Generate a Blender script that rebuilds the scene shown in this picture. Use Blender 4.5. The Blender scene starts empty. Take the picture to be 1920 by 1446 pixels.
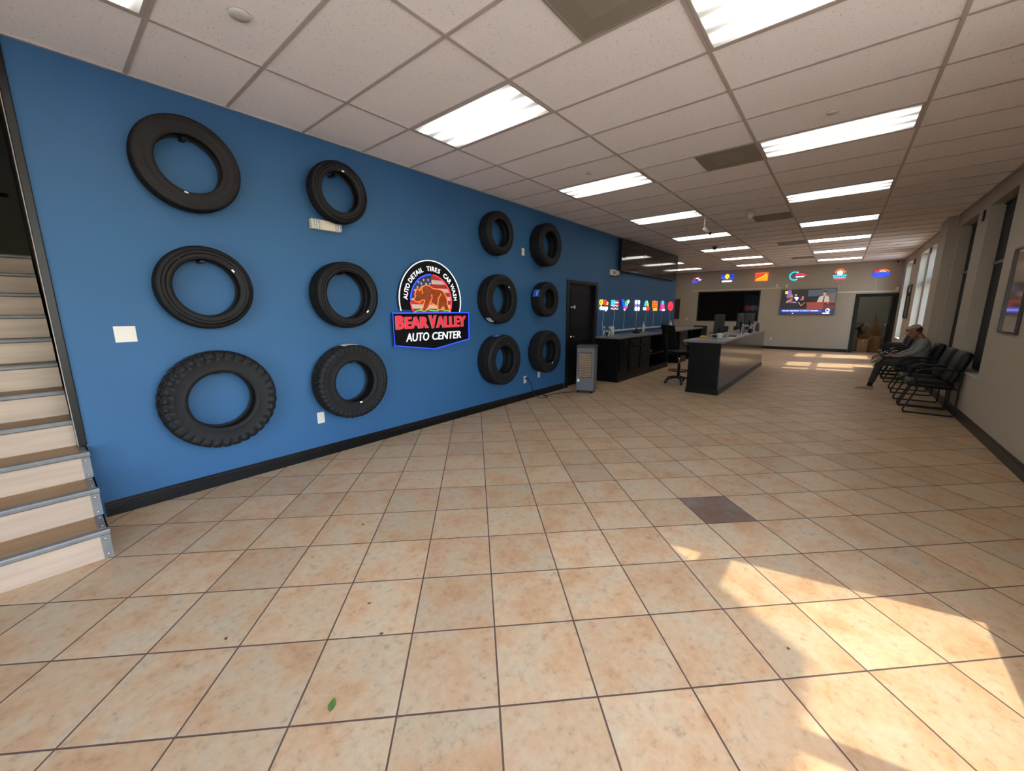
import bpy, bmesh, math, random
from mathutils import Vector, Matrix, noise
random.seed(7)
PI = math.pi
SC = bpy.context.scene
COL = SC.collection

# ------------------------------------------------------------------ camera, world, sun, exposure
cam_d = bpy.data.cameras.new('camera'); cam = bpy.data.objects.new('camera', cam_d); COL.objects.link(cam)
cam_d.sensor_width = 36; cam_d.lens = 730.97 / 1920 * 36; cam_d.clip_start = .05; cam_d.clip_end = 200
RR = ((0.6388102337405749, -0.769355090915441, -0.003772181152496612),
      (-0.14597403979049775, -0.11638819630926948, -0.9824181225257935),
      (0.755389346612319, 0.6281293910033267, -0.18665584154329493))
cam.matrix_world = Matrix(((RR[0][0], -RR[1][0], -RR[2][0], -3.099),
                           (RR[0][1], -RR[1][1], -RR[2][1], -4.526),
                           (RR[0][2], -RR[1][2], -RR[2][2], 1.536), (0, 0, 0, 1)))
SC.camera = cam
SC.view_settings.view_transform = 'Standard'; SC.view_settings.look = 'None'
SC.view_settings.exposure = 0.47; SC.view_settings.gamma = 1.0; SC.view_settings.use_curve_mapping = False
SC.cycles.max_bounces = 8; SC.cycles.diffuse_bounces = 5; SC.cycles.glossy_bounces = 4
SC.cycles.transparent_max_bounces = 8; SC.cycles.sample_clamp_indirect = 6.0
SC.cycles.caustics_reflective = False; SC.cycles.caustics_refractive = False

W = bpy.data.worlds.new('world'); SC.world = W; W.use_nodes = True
nt = W.node_tree
sky = nt.nodes.new('ShaderNodeTexSky')
try:
    sky.sky_type = 'NISHITA'; sky.sun_disc = False; sky.sun_elevation = math.radians(46); sky.sun_rotation = 2.9
except Exception:
    pass
nt.links.new(sky.outputs[0], nt.nodes['Background'].inputs[0])
nt.nodes['Background'].inputs[1].default_value = 1.7

sd = bpy.data.lights.new('sun', 'SUN'); sd.energy = 6.0; sd.angle = math.radians(.55); sd.color = (1.0, .90, .68)
sun = bpy.data.objects.new('sun', sd); COL.objects.link(sun)
sun.rotation_euler = Vector((-.205, .93, -1)).to_track_quat('-Z', 'Y').to_euler(); sun.location = (0, -14, 12)
LENS_POWER = 4.5

# ------------------------------------------------------------------ materials
def lin(c):
    return tuple((v / 12.92 if v <= .04045 else ((v + .055) / 1.055) ** 2.4) for v in c)
def rgb(r, g, b): return lin((r / 255, g / 255, b / 255))
def mat(name, c, rough=.5, metal=0, emit=None, es=0, spec=None, bump=None, var=None, coat=0, tr=0, stretch=None):
    m = bpy.data.materials.new(name); m.use_nodes = True
    n = m.node_tree; b = n.nodes['Principled BSDF']
    b.inputs['Base Color'].default_value = (*c, 1); b.inputs['Roughness'].default_value = rough; b.inputs['Metallic'].default_value = metal
    if spec is not None: b.inputs['Specular IOR Level'].default_value = spec
    if coat: b.inputs['Coat Weight'].default_value = coat; b.inputs['Coat Roughness'].default_value = .08
    if tr: b.inputs['Transmission Weight'].default_value = tr
    if emit: b.inputs['Emission Color'].default_value = (*emit, 1); b.inputs['Emission Strength'].default_value = es
    tc = n.nodes.new('ShaderNodeTexCoord'); mp = n.nodes.new('ShaderNodeMapping'); n.links.new(tc.outputs['Object'], mp.inputs[0])
    if stretch: mp.inputs['Scale'].default_value = stretch
    if var:  # (scale, amount)
        t = n.nodes.new('ShaderNodeTexNoise'); t.inputs['Scale'].default_value = var[0]; t.inputs['Detail'].default_value = 5
        n.links.new(mp.outputs[0], t.inputs['Vector'])
        mx = n.nodes.new('ShaderNodeMix'); mx.data_type = 'RGBA'
        mx.inputs['A'].default_value = (*[v * (1 - var[1]) for v in c], 1); mx.inputs['B'].default_value = (*[min(1, v * (1 + var[1])) for v in c], 1)
        rp = n.nodes.new('ShaderNodeMapRange'); rp.inputs[1].default_value = .3; rp.inputs[2].default_value = .7
        n.links.new(t.outputs[0], rp.inputs[0]); n.links.new(rp.outputs[0], mx.inputs['Factor']); n.links.new(mx.outputs['Result'], b.inputs['Base Color'])
    if bump:  # (scale, strength, dist)
        t = n.nodes.new('ShaderNodeTexNoise'); t.inputs['Scale'].default_value = bump[0]; t.inputs['Detail'].default_value = 4
        n.links.new(mp.outputs[0], t.inputs['Vector'])
        bp = n.nodes.new('ShaderNodeBump'); bp.inputs['Strength'].default_value = bump[1]; bp.inputs['Distance'].default_value = bump[2] if len(bump) > 2 else .01
        n.links.new(t.outputs[0], bp.inputs['Height']); n.links.new(bp.outputs[0], b.inputs['Normal'])
    return m
def glow(name, c, s):
    return mat(name, (.02, .02, .02), .4, emit=c, es=s)

M = {}
M['blue'] = mat('blue_wall_paint', rgb(43, 86, 125), .62, bump=(140, .25, .004), var=(1.2, .03), spec=.35)
M['beige'] = mat('beige_wall_paint', rgb(166, 154, 138), .7, bump=(120, .2, .004), var=(1.0, .03))
M['black_trim'] = mat('black_gloss_trim', rgb(13, 12, 14), .34, var=(6, .2), spec=.25)
M['black_wood'] = mat('black_stained_wood', rgb(12, 11, 12), .38, bump=(30, .12, .003), stretch=(1, 1, .15), spec=.15)
M['black_panel'] = mat('glossy_black_desk_panel', rgb(18, 16, 16), .14, bump=(7, .25, .012), stretch=(3, 1, .6), spec=.7)
M['black_plastic'] = mat('black_plastic', rgb(16, 16, 18), .45, var=(9, .15), spec=.3)
M['black_metal'] = mat('black_powder_coated_steel', rgb(12, 12, 14), .4, var=(8, .15), spec=.3)
M['leather'] = mat('black_leather', rgb(15, 15, 17), .5, bump=(90, .3, .003), var=(5, .2), spec=.3)
M['leather_seam'] = mat('black_leather_welt', rgb(18, 18, 20), .38, var=(7, .2))
M['mesh_black'] = mat('black_chair_mesh', rgb(13, 13, 15), .75, bump=(300, .3, .002), spec=.2)
M['laminate'] = mat('grey_laminate_counter', rgb(112, 108, 108), .28, var=(45, .18))
M['white_plastic'] = mat('white_plastic', rgb(200, 194, 184), .4, var=(6, .03))
M['cream_plastic'] = mat('cream_plastic', rgb(205, 196, 176), .45, var=(6, .04))
M['grey_plastic'] = mat('grey_plastic', rgb(92, 90, 96), .5, var=(5, .05))
M['dark_grey'] = mat('dark_grey_plastic', rgb(40, 40, 45), .5, var=(5, .08))
M['tan_louver'] = mat('tan_louver_plastic', rgb(140, 112, 88), .6, var=(14, .12))
M['chrome'] = mat('chrome', rgb(200, 200, 205), .15, metal=1, var=(10, .04))
M['galv'] = mat('grey_metal_nosing', rgb(112, 111, 110), .5, metal=.25, var=(20, .12))
M['screw'] = mat('zinc_screw', rgb(205, 210, 215), .25, metal=.9, var=(30, .05))
M['tread_wood'] = mat('oak_stair_tread', rgb(146, 114, 78), .5, stretch=(.35, 5, 5), var=(5, .16), bump=(20, .12, .003))
M['riser_wood'] = mat('pale_oak_stair_riser', rgb(172, 148, 128), .5, stretch=(.35, 5, 5), var=(4, .13), bump=(20, .12, .003))
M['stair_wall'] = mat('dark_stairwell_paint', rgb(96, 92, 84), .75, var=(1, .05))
M['rail'] = mat('dark_brown_handrail', rgb(44, 30, 26), .4, var=(8, .2))
M['grid'] = mat('ceiling_grid_paint', rgb(176, 162, 152), .5, var=(4, .03))
M['vent'] = mat('vent_metal', rgb(140, 130, 116), .5, var=(8, .08))
M['card'] = mat('cardboard', rgb(150, 112, 74), .8, var=(6, .14))
M['card2'] = mat('crumpled_brown_paper', rgb(168, 130, 92), .85, var=(9, .2), bump=(25, .5, .01))
M['white_paper'] = mat('white_paper', rgb(235, 232, 224), .7, var=(5, .02))
M['cord'] = mat('black_cable', rgb(18, 18, 20), .5, var=(12, .15))
M['white_cord'] = mat('white_cable', rgb(190, 196, 200), .5, var=(12, .04))
M['window_frame'] = mat('black_window_frame', rgb(14, 15, 19), .4, metal=.3, var=(5, .15))
M['blind'] = mat('black_roller_blind', rgb(13, 15, 20), .8, var=(4, .12), bump=(200, .2, .002))
M['leaf'] = mat('green_leaf', rgb(74, 106, 42), .6, var=(60, .3))
M['debris'] = mat('dry_brown_leaf', rgb(92, 66, 48), .8, var=(60, .3))
M['blue_cloth'] = mat('blue_cloth', rgb(30, 62, 150), .8, var=(12, .2), bump=(40, .4, .01))
M['yellow'] = mat('yellow_plastic', rgb(205, 165, 45), .5, var=(8, .1))
M['concrete'] = mat('outdoor_concrete', rgb(214, 206, 194), .9, var=(1, .08))
M['pv_body'] = mat('black_bezel', rgb(12, 12, 14), .35, var=(5, .1))

def rubber(name, c, rough=.62):
    return mat(name, c, rough, bump=(60, .3, .003), var=(3.5, .28), spec=.22)
M['rubber'] = rubber('tire_rubber', rgb(24, 23, 25))
M['rubber_dusty'] = rubber('dusty_tire_rubber', rgb(33, 30, 30), .7)
M['rubber_tread'] = rubber('tire_tread_rubber', rgb(20, 20, 22), .7)

def floor_mat():
    m = bpy.data.materials.new('tan_ceramic_floor_tile'); m.use_nodes = True
    n = m.node_tree; L = n.links; b = n.nodes['Principled BSDF']
    def N(t, **k):
        x = n.nodes.new(t)
        for a, v in k.items(): setattr(x, a, v)
        return x
    def math_(op, a, bb=None):
        x = N('ShaderNodeMath', operation=op)
        for i, v in enumerate((a, bb)):
            if v is None: continue
            if isinstance(v, (int, float)): x.inputs[i].default_value = v
            else: L.new(v, x.inputs[i])
        return x.outputs[0]
    tc = N('ShaderNodeTexCoord'); s = N('ShaderNodeSeparateXYZ'); L.new(tc.outputs['Object'], s.inputs[0])
    ox, oy, sz, a = -2.15, -3.6664, .39880, .7868
    ca, sa = math.cos(a), math.sin(a)
    dx = math_('SUBTRACT', s.outputs[0], ox); dy = math_('SUBTRACT', s.outputs[1], oy)
    r = math_('DIVIDE', math_('ADD', math_('MULTIPLY', dx, ca), math_('MULTIPLY', dy, sa)), sz)
    c = math_('DIVIDE', math_('SUBTRACT', math_('MULTIPLY', dx, sa), math_('MULTIPLY', dy, ca)), sz)
    # slight wobble of the joints
    fr = math_('FRACT', r); fc = math_('FRACT', c)
    er = math_('MINIMUM', fr, math_('SUBTRACT', 1.0, fr)); ec = math_('MINIMUM', fc, math_('SUBTRACT', 1.0, fc))
    e = math_('MINIMUM', er, ec)
    wn = N('ShaderNodeTexNoise'); wn.inputs['Scale'].default_value = 9; L.new(tc.outputs['Object'], wn.inputs['Vector'])
    e2 = math_('ADD', e, math_('MULTIPLY', math_('SUBTRACT', wn.outputs[0], .5), .0045))
    grout = N('ShaderNodeMapRange'); L.new(e2, grout.inputs[0]); grout.inputs[1].default_value = .0080; grout.inputs[2].default_value = .0105; grout.inputs[3].default_value = 1; grout.inputs[4].default_value = 0
    idr = math_('FLOOR', r); idc = math_('FLOOR', c)
    cb = N('ShaderNodeCombineXYZ'); L.new(idr, cb.inputs[0]); L.new(idc, cb.inputs[1])
    wh = N('ShaderNodeTexWhiteNoise', noise_dimensions='3D'); L.new(cb.outputs[0], wh.inputs['Vector'])
    off = N('ShaderNodeVectorMath', operation='SCALE'); L.new(wh.outputs['Color'], off.inputs[0]); off.inputs['Scale'].default_value = 30
    ad = N('ShaderNodeVectorMath', operation='ADD'); L.new(off.outputs[0], ad.inputs[0]); L.new(tc.outputs['Object'], ad.inputs[1])
    n1 = N('ShaderNodeTexNoise'); n1.inputs['Scale'].default_value = 4.5; n1.inputs['Detail'].default_value = 6; n1.inputs['Roughness'].default_value = .62; L.new(ad.outputs[0], n1.inputs['Vector'])
    n2 = N('ShaderNodeTexNoise'); n2.inputs['Scale'].default_value = 26; n2.inputs['Detail'].default_value = 9; n2.inputs['Roughness'].default_value = .75; L.new(ad.outputs[0], n2.inputs['Vector'])
    def ramp(src, stops):
        x = N('ShaderNodeValToRGB'); L.new(src, x.inputs[0]); el = x.color_ramp.elements
        for i, (p, col) in enumerate(stops):
            if i < 2: q = el[i]; q.position = p
            else: q = el.new(p)
            q.color = (*col, 1)
        return x.outputs[0]
    base = ramp(n1.outputs[0], [(.28, rgb(188, 146, 110)), (.66, rgb(196, 177, 148)), (.42, rgb(199, 163, 126)), (.52, rgb(201, 172, 139))])
    fine = ramp(n2.outputs[0], [(.36, (.62, .56, .52)), (.62, (1.06, 1.05, 1.04)), (.44, (.92, .90, .88))])
    mx = N('ShaderNodeMix', data_type='RGBA', blend_type='MULTIPLY'); mx.inputs['Factor'].default_value = .7; L.new(base, mx.inputs['A']); L.new(fine, mx.inputs['B'])
    br = N('ShaderNodeMapRange'); L.new(wh.outputs['Value'], br.inputs[0]); br.inputs[3].default_value = .71; br.inputs[4].default_value = .86
    mb = N('ShaderNodeVectorMath', operation='SCALE'); L.new(mx.outputs['Result'], mb.inputs[0]); L.new(br.outputs[0], mb.inputs['Scale'])
    # the single dark replacement tile: row 3, column 4
    dr = math_('COMPARE', idr, 3.0); dr.node.inputs[2].default_value = .1
    dc = math_('COMPARE', idc, 4.0); dc.node.inputs[2].default_value = .1
    isd = math_('MULTIPLY', dr, dc)
    dk = ramp(n1.outputs[0], [(.35, rgb(104, 78, 64)), (.65, rgb(118, 104, 98))])
    mk = N('ShaderNodeMix', data_type='RGBA', blend_type='MULTIPLY'); mk.inputs['Factor'].default_value = .8; L.new(dk, mk.inputs['A']); L.new(fine, mk.inputs['B'])
    m1 = N('ShaderNodeMix', data_type='RGBA'); L.new(isd, m1.inputs['Factor']); L.new(mb.outputs[0], m1.inputs['A']); L.new(mk.outputs['Result'], m1.inputs['B'])
    m2 = N('ShaderNodeMix', data_type='RGBA'); L.new(grout.outputs[0], m2.inputs['Factor']); L.new(m1.outputs['Result'], m2.inputs['A']); m2.inputs['B'].default_value = (*rgb(82, 64, 58), 1)
    L.new(m2.outputs['Result'], b.inputs['Base Color'])
    rr = N('ShaderNodeMapRange'); L.new(n2.outputs[0], rr.inputs[0]); rr.inputs[3].default_value = .34; rr.inputs[4].default_value = .50
    r2 = N('ShaderNodeMix'); L.new(grout.outputs[0], r2.inputs[0]); L.new(rr.outputs[0], r2.inputs[2]); r2.inputs[3].default_value = .9
    L.new(r2.outputs[0], b.inputs['Roughness']); b.inputs['Specular IOR Level'].default_value = .32
    edge = N('ShaderNodeMapRange'); L.new(e2, edge.inputs[0]); edge.inputs[1].default_value = .004; edge.inputs[2].default_value = .013
    h = math_('ADD', edge.outputs[0], math_('MULTIPLY', n2.outputs[0], .35))
    bp = N('ShaderNodeBump'); bp.inputs['Strength'].default_value = .5; bp.inputs['Distance'].default_value = .003; L.new(h, bp.inputs['Height']); L.new(bp.outputs[0], b.inputs['Normal'])
    return m
M['floor'] = floor_mat()

def ceil_mat():
    m = bpy.data.materials.new('acoustic_ceiling_tile'); m.use_nodes = True
    n = m.node_tree; L = n.links; b = n.nodes['Principled BSDF']
    tc = n.nodes.new('ShaderNodeTexCoord')
    t = n.nodes.new('ShaderNodeTexNoise'); t.inputs['Scale'].default_value = 85; t.inputs['Detail'].default_value = 3; L.new(tc.outputs['Object'], t.inputs['Vector'])
    r = n.nodes.new('ShaderNodeValToRGB'); L.new(t.outputs[0], r.inputs[0])
    e = r.color_ramp.elements; e[0].position = .32; e[0].color = (*rgb(206, 193, 184), 1); e[1].position = .365; e[1].color = (*rgb(240, 230, 223), 1)
    L.new(r.outputs[0], b.inputs['Base Color']); b.inputs['Roughness'].default_value = .85; b.inputs['Specular IOR Level'].default_value = .2
    bp = n.nodes.new('ShaderNodeBump'); bp.inputs['Strength'].default_value = .4; bp.inputs['Distance'].default_value = .003
    L.new(r.outputs[0], bp.inputs['Height']); L.new(bp.outputs[0], b.inputs['Normal'])
    return m
M['ceiling'] = ceil_mat()

def lens_mat():   # acrylic lens lit from behind by tubes running across the room (along Y)
    m = bpy.data.materials.new('lit_acrylic_lens'); m.use_nodes = True
    n = m.node_tree; L = n.links; b = n.nodes['Principled BSDF']
    b.inputs['Base Color'].default_value = (.8, .8, .76, 1); b.inputs['Roughness'].default_value = .35
    tc = n.nodes.new('ShaderNodeTexCoord'); s = n.nodes.new('ShaderNodeSeparateXYZ'); L.new(tc.outputs['Object'], s.inputs[0])
    def mt(op, a, bb=None):
        x = n.nodes.new('ShaderNodeMath'); x.operation = op
        for i, v in enumerate((a, bb)):
            if v is None: continue
            if isinstance(v, (int, float)): x.inputs[i].default_value = v
            else: L.new(v, x.inputs[i])
        return x.outputs[0]
    w = mt('COSINE', mt('MULTIPLY', s.outputs[0], 2 * PI / .175))
    w = mt('POWER', mt('ADD', mt('MULTIPLY', w, .5), .5), 1.7)
    ey = mt('ABSOLUTE', s.outputs[1])
    endf = n.nodes.new('ShaderNodeMapRange'); L.new(ey, endf.inputs[0]); endf.inputs[1].default_value = .40; endf.inputs[2].default_value = .58; endf.inputs[3].default_value = 1; endf.inputs[4].default_value = .22
    st = mt('MULTIPLY', mt('ADD', mt('MULTIPLY', w, LENS_POWER * 1.7), LENS_POWER * .13), endf.outputs[0])
    L.new(st, b.inputs['Emission Strength']); b.inputs['Emission Color'].default_value = (1.0, .98, .91, 1)
    return m
M['lens'] = lens_mat()

def glass_mat(name, tint=(1, 1, 1), dark=1.0):
    m = bpy.data.materials.new(name); m.use_nodes = True
    n = m.node_tree; L = n.links; n.nodes.remove(n.nodes['Principled BSDF']); out = n.nodes['Material Output']
    t = n.nodes.new('ShaderNodeBsdfTransparent'); t.inputs[0].default_value = (*[v * dark for v in tint], 1)
    g = n.nodes.new('ShaderNodeBsdfGlossy'); g.inputs['Roughness'].default_value = .02
    f = n.nodes.new('ShaderNodeLayerWeight'); pw = n.nodes.new('ShaderNodeMath'); pw.operation = 'POWER'; pw.inputs[1].default_value = 4.5; L.new(f.outputs['Facing'], pw.inputs[0])
    ma = n.nodes.new('ShaderNodeMath'); ma.operation = 'MULTIPLY_ADD'; ma.inputs[1].default_value = .85; ma.inputs[2].default_value = .03; L.new(pw.outputs[0], ma.inputs[0])
    x = n.nodes.new('ShaderNodeMixShader'); L.new(ma.outputs[0], x.inputs[0]); L.new(t.outputs[0], x.inputs[1]); L.new(g.outputs[0], x.inputs[2]); L.new(x.outputs[0], out.inputs[0])
    return m
M['glass'] = glass_mat('window_glass', (.90, .915, .91))
M['glass_clear'] = glass_mat('storefront_glass', (.97, .98, .975))
M['acrylic'] = glass_mat('clear_acrylic', (.98, .985, .99), 1.0)
M['dark_glass'] = mat('dark_window_glass', rgb(9, 11, 11), .04, spec=.5, var=(2, .1))
M['clear_plastic'] = mat('clear_plastic_bottle', rgb(200, 210, 215), .1, tr=.85, var=(8, .02))
M['screen_off'] = mat('switched_off_screen', rgb(16, 14, 13), .06, spec=.55, var=(2, .05))

# ------------------------------------------------------------------ builders
def catmull(P, n=6, closed=False):
    P = [Vector(p) for p in P]; out = []; k = len(P)
    rng = range(k if closed else k - 1)
    for i in rng:
        p1, p2 = P[i], P[(i + 1) % k]
        p0 = P[i - 1] if (i > 0 or closed) else p1 * 2 - p2
        p3 = P[(i + 2) % k] if (i + 2 < k or closed) else p2 * 2 - p1
        for j in range(n):
            t = j / n
            out.append(.5 * ((2 * p1) + (p2 - p0) * t + (2 * p0 - 5 * p1 + 4 * p2 - p3) * t * t + (3 * p1 - p0 - 3 * p2 + p3) * t ** 3))
    if not closed: out.append(P[-1])
    return out
class MB:
    def __init__(s): s.b = bmesh.new(); s.mi = 0
    def _tag(s, f):
        for x in f: x.material_index = s.mi
    def box(s, x0, x1, y0, y1, z0, z1, bev=0, mat3=None, seg=2):
        g = bmesh.ops.create_cube(s.b, size=1); v = g['verts']
        for q in v: q.co = Vector(((x0 + x1) / 2 + q.co.x * (x1 - x0), (y0 + y1) / 2 + q.co.y * (y1 - y0), (z0 + z1) / 2 + q.co.z * (z1 - z0)))
        fs = set(f for q in v for f in q.link_faces); s._tag(fs)
        if bev:
            es = list(set(e for q in v for e in q.link_edges))
            r = bmesh.ops.bevel(s.b, geom=es, offset=bev, segments=seg, affect='EDGES', profile=.5)
            s._tag(r['faces']); v = list(set(r['verts']) | set(q for q in v if q.is_valid))
        if mat3 is not None: bmesh.ops.transform(s.b, matrix=mat3, verts=[q for q in v if q.is_valid])
        return s
    def tube(s, P, r, seg=8, closed=False, cap=True):
        P = [Vector(p) for p in P]; n = len(P); closed = closed and n > 2; rs = r if isinstance(r, (list, tuple)) else [r] * n
        T = []
        for i in range(n):
            a = P[i - 1] if (i > 0 or closed) else P[i]; c = P[(i + 1) % n] if (i < n - 1 or closed) else P[i]
            t = c - a; T.append(t.normalized() if t.length > 1e-9 else Vector((0, 0, 1)))
        u = T[0].orthogonal().normalized(); rings = []
        for i in range(n):
            u = (u - T[i] * u.dot(T[i])); u = u.normalized() if u.length > 1e-6 else T[i].orthogonal().normalized()
            w = T[i].cross(u)
            rings.append([s.b.verts.new(P[i] + (u * math.cos(2 * PI * k / seg) + w * math.sin(2 * PI * k / seg)) * rs[i]) for k in range(seg)])
        fs = []
        for i in range(n if closed else n - 1):
            A, B = rings[i], rings[(i + 1) % n]
            for k in range(seg): fs.append(s.b.faces.new((A[k], A[(k + 1) % seg], B[(k + 1) % seg], B[k])))
        if cap and not closed: fs.append(s.b.faces.new(rings[0][::-1])); fs.append(s.b.faces.new(rings[-1]))
        for f in fs: f.smooth = True
        s._tag(fs); return s
    def cyl(s, a, b_, r, seg=16, r2=None):
        return s.tube([a, b_], [r, r if r2 is None else r2], seg)
    def lathe(s, prof, c=(0, 0, 0), seg=24, axis='Z', smooth=True):
        rings = []; c = Vector(c)
        for (r, h) in prof:
            ring = []
            for k in range(seg):
                a = 2 * PI * k / seg
                if axis == 'Z': p = Vector((r * math.cos(a), r * math.sin(a), h))
                elif axis == 'Y': p = Vector((r * math.cos(a), h, r * math.sin(a)))
                else: p = Vector((h, r * math.cos(a), r * math.sin(a)))
                ring.append(s.b.verts.new(c + p))
            rings.append(ring)
        fs = []
        for A, B in zip(rings, rings[1:]):
            for k in range(seg): fs.append(s.b.faces.new((A[k], A[(k + 1) % seg], B[(k + 1) % seg], B[k])))
        if prof[0][0] > 1e-5: fs.append(s.b.faces.new(rings[0][::-1]))
        if prof[-1][0] > 1e-5: fs.append(s.b.faces.new(rings[-1]))
        for f in fs: f.smooth = smooth
        s._tag(fs); return s
    def prism(s, poly, d0, d1, plane='XZ'):   # poly in the plane, extruded along the third axis from d0 to d1
        def pt(a, b_, d): return Vector((a, d, b_)) if plane == 'XZ' else (Vector((a, b_, d)) if plane == 'XY' else Vector((d, a, b_)))
        A = [s.b.verts.new(pt(a, b_, d0)) for a, b_ in poly]; B = [s.b.verts.new(pt(a, b_, d1)) for a, b_ in poly]; n = len(poly)
        fs = [s.b.faces.new(A), s.b.faces.new(B[::-1])] + [s.b.faces.new((A[i], A[(i + 1) % n], B[(i + 1) % n], B[i])) for i in range(n)]
        s._tag(fs); return s
    def grid(s, nu, nv, fn, wrap_u=False, wrap_v=False):
        V = [[s.b.verts.new(fn(i, j)) for j in range(nv)] for i in range(nu)]
        for i in range(nu if wrap_u else nu - 1):
            for j in range(nv if wrap_v else nv - 1):
                f = s.b.faces.new((V[i][j], V[(i + 1) % nu][j], V[(i + 1) % nu][(j + 1) % nv], V[i][(j + 1) % nv])); f.smooth = True; f.material_index = s.mi
        return s
    def ell(s, c, r, seg=16, mat3=None):
        g = bmesh.ops.create_uvsphere(s.b, u_segments=seg, v_segments=max(6, seg // 2), radius=1)
        for q in g['verts']:
            q.co = Vector((q.co.x * r[0], q.co.y * r[1], q.co.z * r[2]))
        if mat3 is not None: bmesh.ops.transform(s.b, matrix=mat3, verts=g['verts'])
        for q in g['verts']: q.co += Vector(c)
        fs = set(f for q in g['verts'] for f in q.link_faces)
        for f in fs: f.smooth = True
        s._tag(fs); return s
    def text(s, body, size, M4, ext=.004, off=0.0, align='CENTER', res=3):
        cu = bpy.data.curves.new('t', 'FONT'); cu.body = body; cu.size = size; cu.extrude = ext; cu.offset = off
        cu.align_x = align; cu.align_y = 'CENTER'; cu.resolution_u = res
        o = bpy.data.objects.new('t', cu); COL.objects.link(o)
        me = bpy.data.meshes.new_from_object(o.evaluated_get(bpy.context.evaluated_depsgraph_get()))
        me.transform(M4); k0 = len(s.b.faces); s.b.from_mesh(me); s.b.faces.ensure_lookup_table()
        for f in s.b.faces[k0:]: f.material_index = s.mi
        bpy.data.objects.remove(o); bpy.data.meshes.remove(me); bpy.data.curves.remove(cu)
        return s
    def fit(s, body, x0, x1, z0, z1, y, ext, off=0, shear=0):
        n0 = len(s.b.verts); s.text(body, 1.0, Matrix.Identity(4), ext, off * 6)
        s.b.verts.ensure_lookup_table(); V = s.b.verts[n0:]
        a, c = min(v.co.x for v in V), max(v.co.x for v in V); d, e = min(v.co.y for v in V), max(v.co.y for v in V)
        for v in V:
            u, w = (v.co.x - a) / (c - a), (v.co.y - d) / (e - d); sh_ = shear * (z1 - z0)
            v.co = Vector((x0 + u * (x1 - x0 - sh_) + w * sh_, y - v.co.z, z0 + w * (z1 - z0)))
        return s
    def obj(s, name, m, parent=None, smooth=False, recalc=True):
        if recalc: bmesh.ops.recalc_face_normals(s.b, faces=s.b.faces)
        me = bpy.data.meshes.new(name); s.b.to_mesh(me); s.b.free()
        for q in (m if isinstance(m, (list, tuple)) else [m]): me.materials.append(q)
        if smooth:
            for p in me.polygons: p.use_smooth = True
        o = bpy.data.objects.new(name, me); COL.objects.link(o)
        if parent is not None: o.parent = parent
        return o
def tag(o, label=None, cat=None, group=None, kind=None):
    if label: o['label'] = label
    if cat: o['category'] = cat
    if group: o['group'] = group
    if kind: o['kind'] = kind
    return o
def struct(o): o['kind'] = 'structure'; return o
def thing(name, label, cat, loc=(0, 0, 0), rz=0, group=None):
    o = bpy.data.objects.new(name, None); COL.objects.link(o); o.empty_display_size = .1
    o.location = loc; o.rotation_euler = (0, 0, rz)
    return tag(o, label, cat, group)
KIDS = {}
def kids(o): return [c for c in bpy.data.objects if c.parent == o]
def dup(root, loc, rz, label, group=None):
    r = root.copy(); COL.objects.link(r); r.location = loc; r.rotation_euler = (0, 0, rz); r['label'] = label
    if group: r['group'] = group
    for ch in kids(root):
        c = ch.copy(); COL.objects.link(c); c.parent = r
        for g in kids(ch):
            d = g.copy(); COL.objects.link(d); d.parent = c
    return r

# ------------------------------------------------------------------ room shell
H = 3.214; YW = -.373; YR = -5.985; XF = 15.9; XB = -5.6; YH = 2.6
# walls: boxes around openings, one mesh per wall
def wall(name, m, axis, a0, a1, t0, t1, z1, holes, z0=0.0):
    b = MB(); cuts = sorted(set([a0, a1] + [v for h in holes for v in h[:2]]))
    for u0, u1 in zip(cuts, cuts[1:]):
        hs = [h for h in holes if h[0] <= u0 + 1e-6 and h[1] >= u1 - 1e-6]
        spans = [(z0, z1)] if not hs else [(z0, hs[0][2]), (hs[0][3], z1)]
        for za, zb in spans:
            if zb - za < 1e-3: continue
            if axis == 'X': b.box(u0, u1, t0, t1, za, zb)
            else: b.box(t0, t1, u0, u1, za, zb)
    bmesh.ops.remove_doubles(b.b, verts=b.b.verts, dist=1e-5)
    return struct(b.obj(name, m))
b = MB(); b.box(XB - .3, 19.2, -6.3, YH + .2, -.2, 0); struct(b.obj('floor', M['floor']))
b = MB(); b.box(XB, XF, YR, YW + .15, H + .006, H + .1); b.box(9.0, XF, YW + .15, YH, H + .006, H + .1); struct(b.obj('ceiling', M['ceiling']))
b = MB()
for i in range(-9, 27):
    x = i * .6096
    if XB < x < XF: b.box(x - .012, x + .012, YR, (YW if x < 10.1 else YH), H - .001, H + .006)
for j in range(-2, 5):
    y = -1.2192 * j
    if y < YW - .02: b.box(XB, XF, y - .012, y + .012, H - .0012, H + .006)
    elif y < YH: b.box(10.13, XF, y - .012, y + .012, H - .0012, H + .006)
b.box(-3.0, 10.12, YW - .022, YW, H - .003, H + .006); b.box(XB, XF, YR, YR + .022, H - .003, H + .006); b.box(XF - .022, XF, YR, YH, H - .003, H + .006)
struct(b.obj('trim_1', M['grid']))
DOOR = (3.64, 4.74, 0, 2.10)
wall('wall_left', M['blue'], 'X', -3.0, 10.12, YW, YW + .15, H + .1, [DOOR])
WIN = [(-5.2, -3.4), (-2.9, -.04), (4.60, 5.80), (6.42, 7.66), (9.40, 10.62), (10.95, 12.10), (13.80, 15.10)]
wz0, wz1 = .65, 3.0
wr = wall('wall_right', M['beige'], 'X', XB, 19.0, YR - .26, YR, H + .1, [(a, c, .76 if a == -2.9 else .12 if a == -5.2 else wz0, wz1) for a, c in WIN])
b = MB(); b.box(7.90, 8.66, YR, YR + .13, 0, H + .006); struct(b.obj('trim_2', M['beige']))
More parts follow.
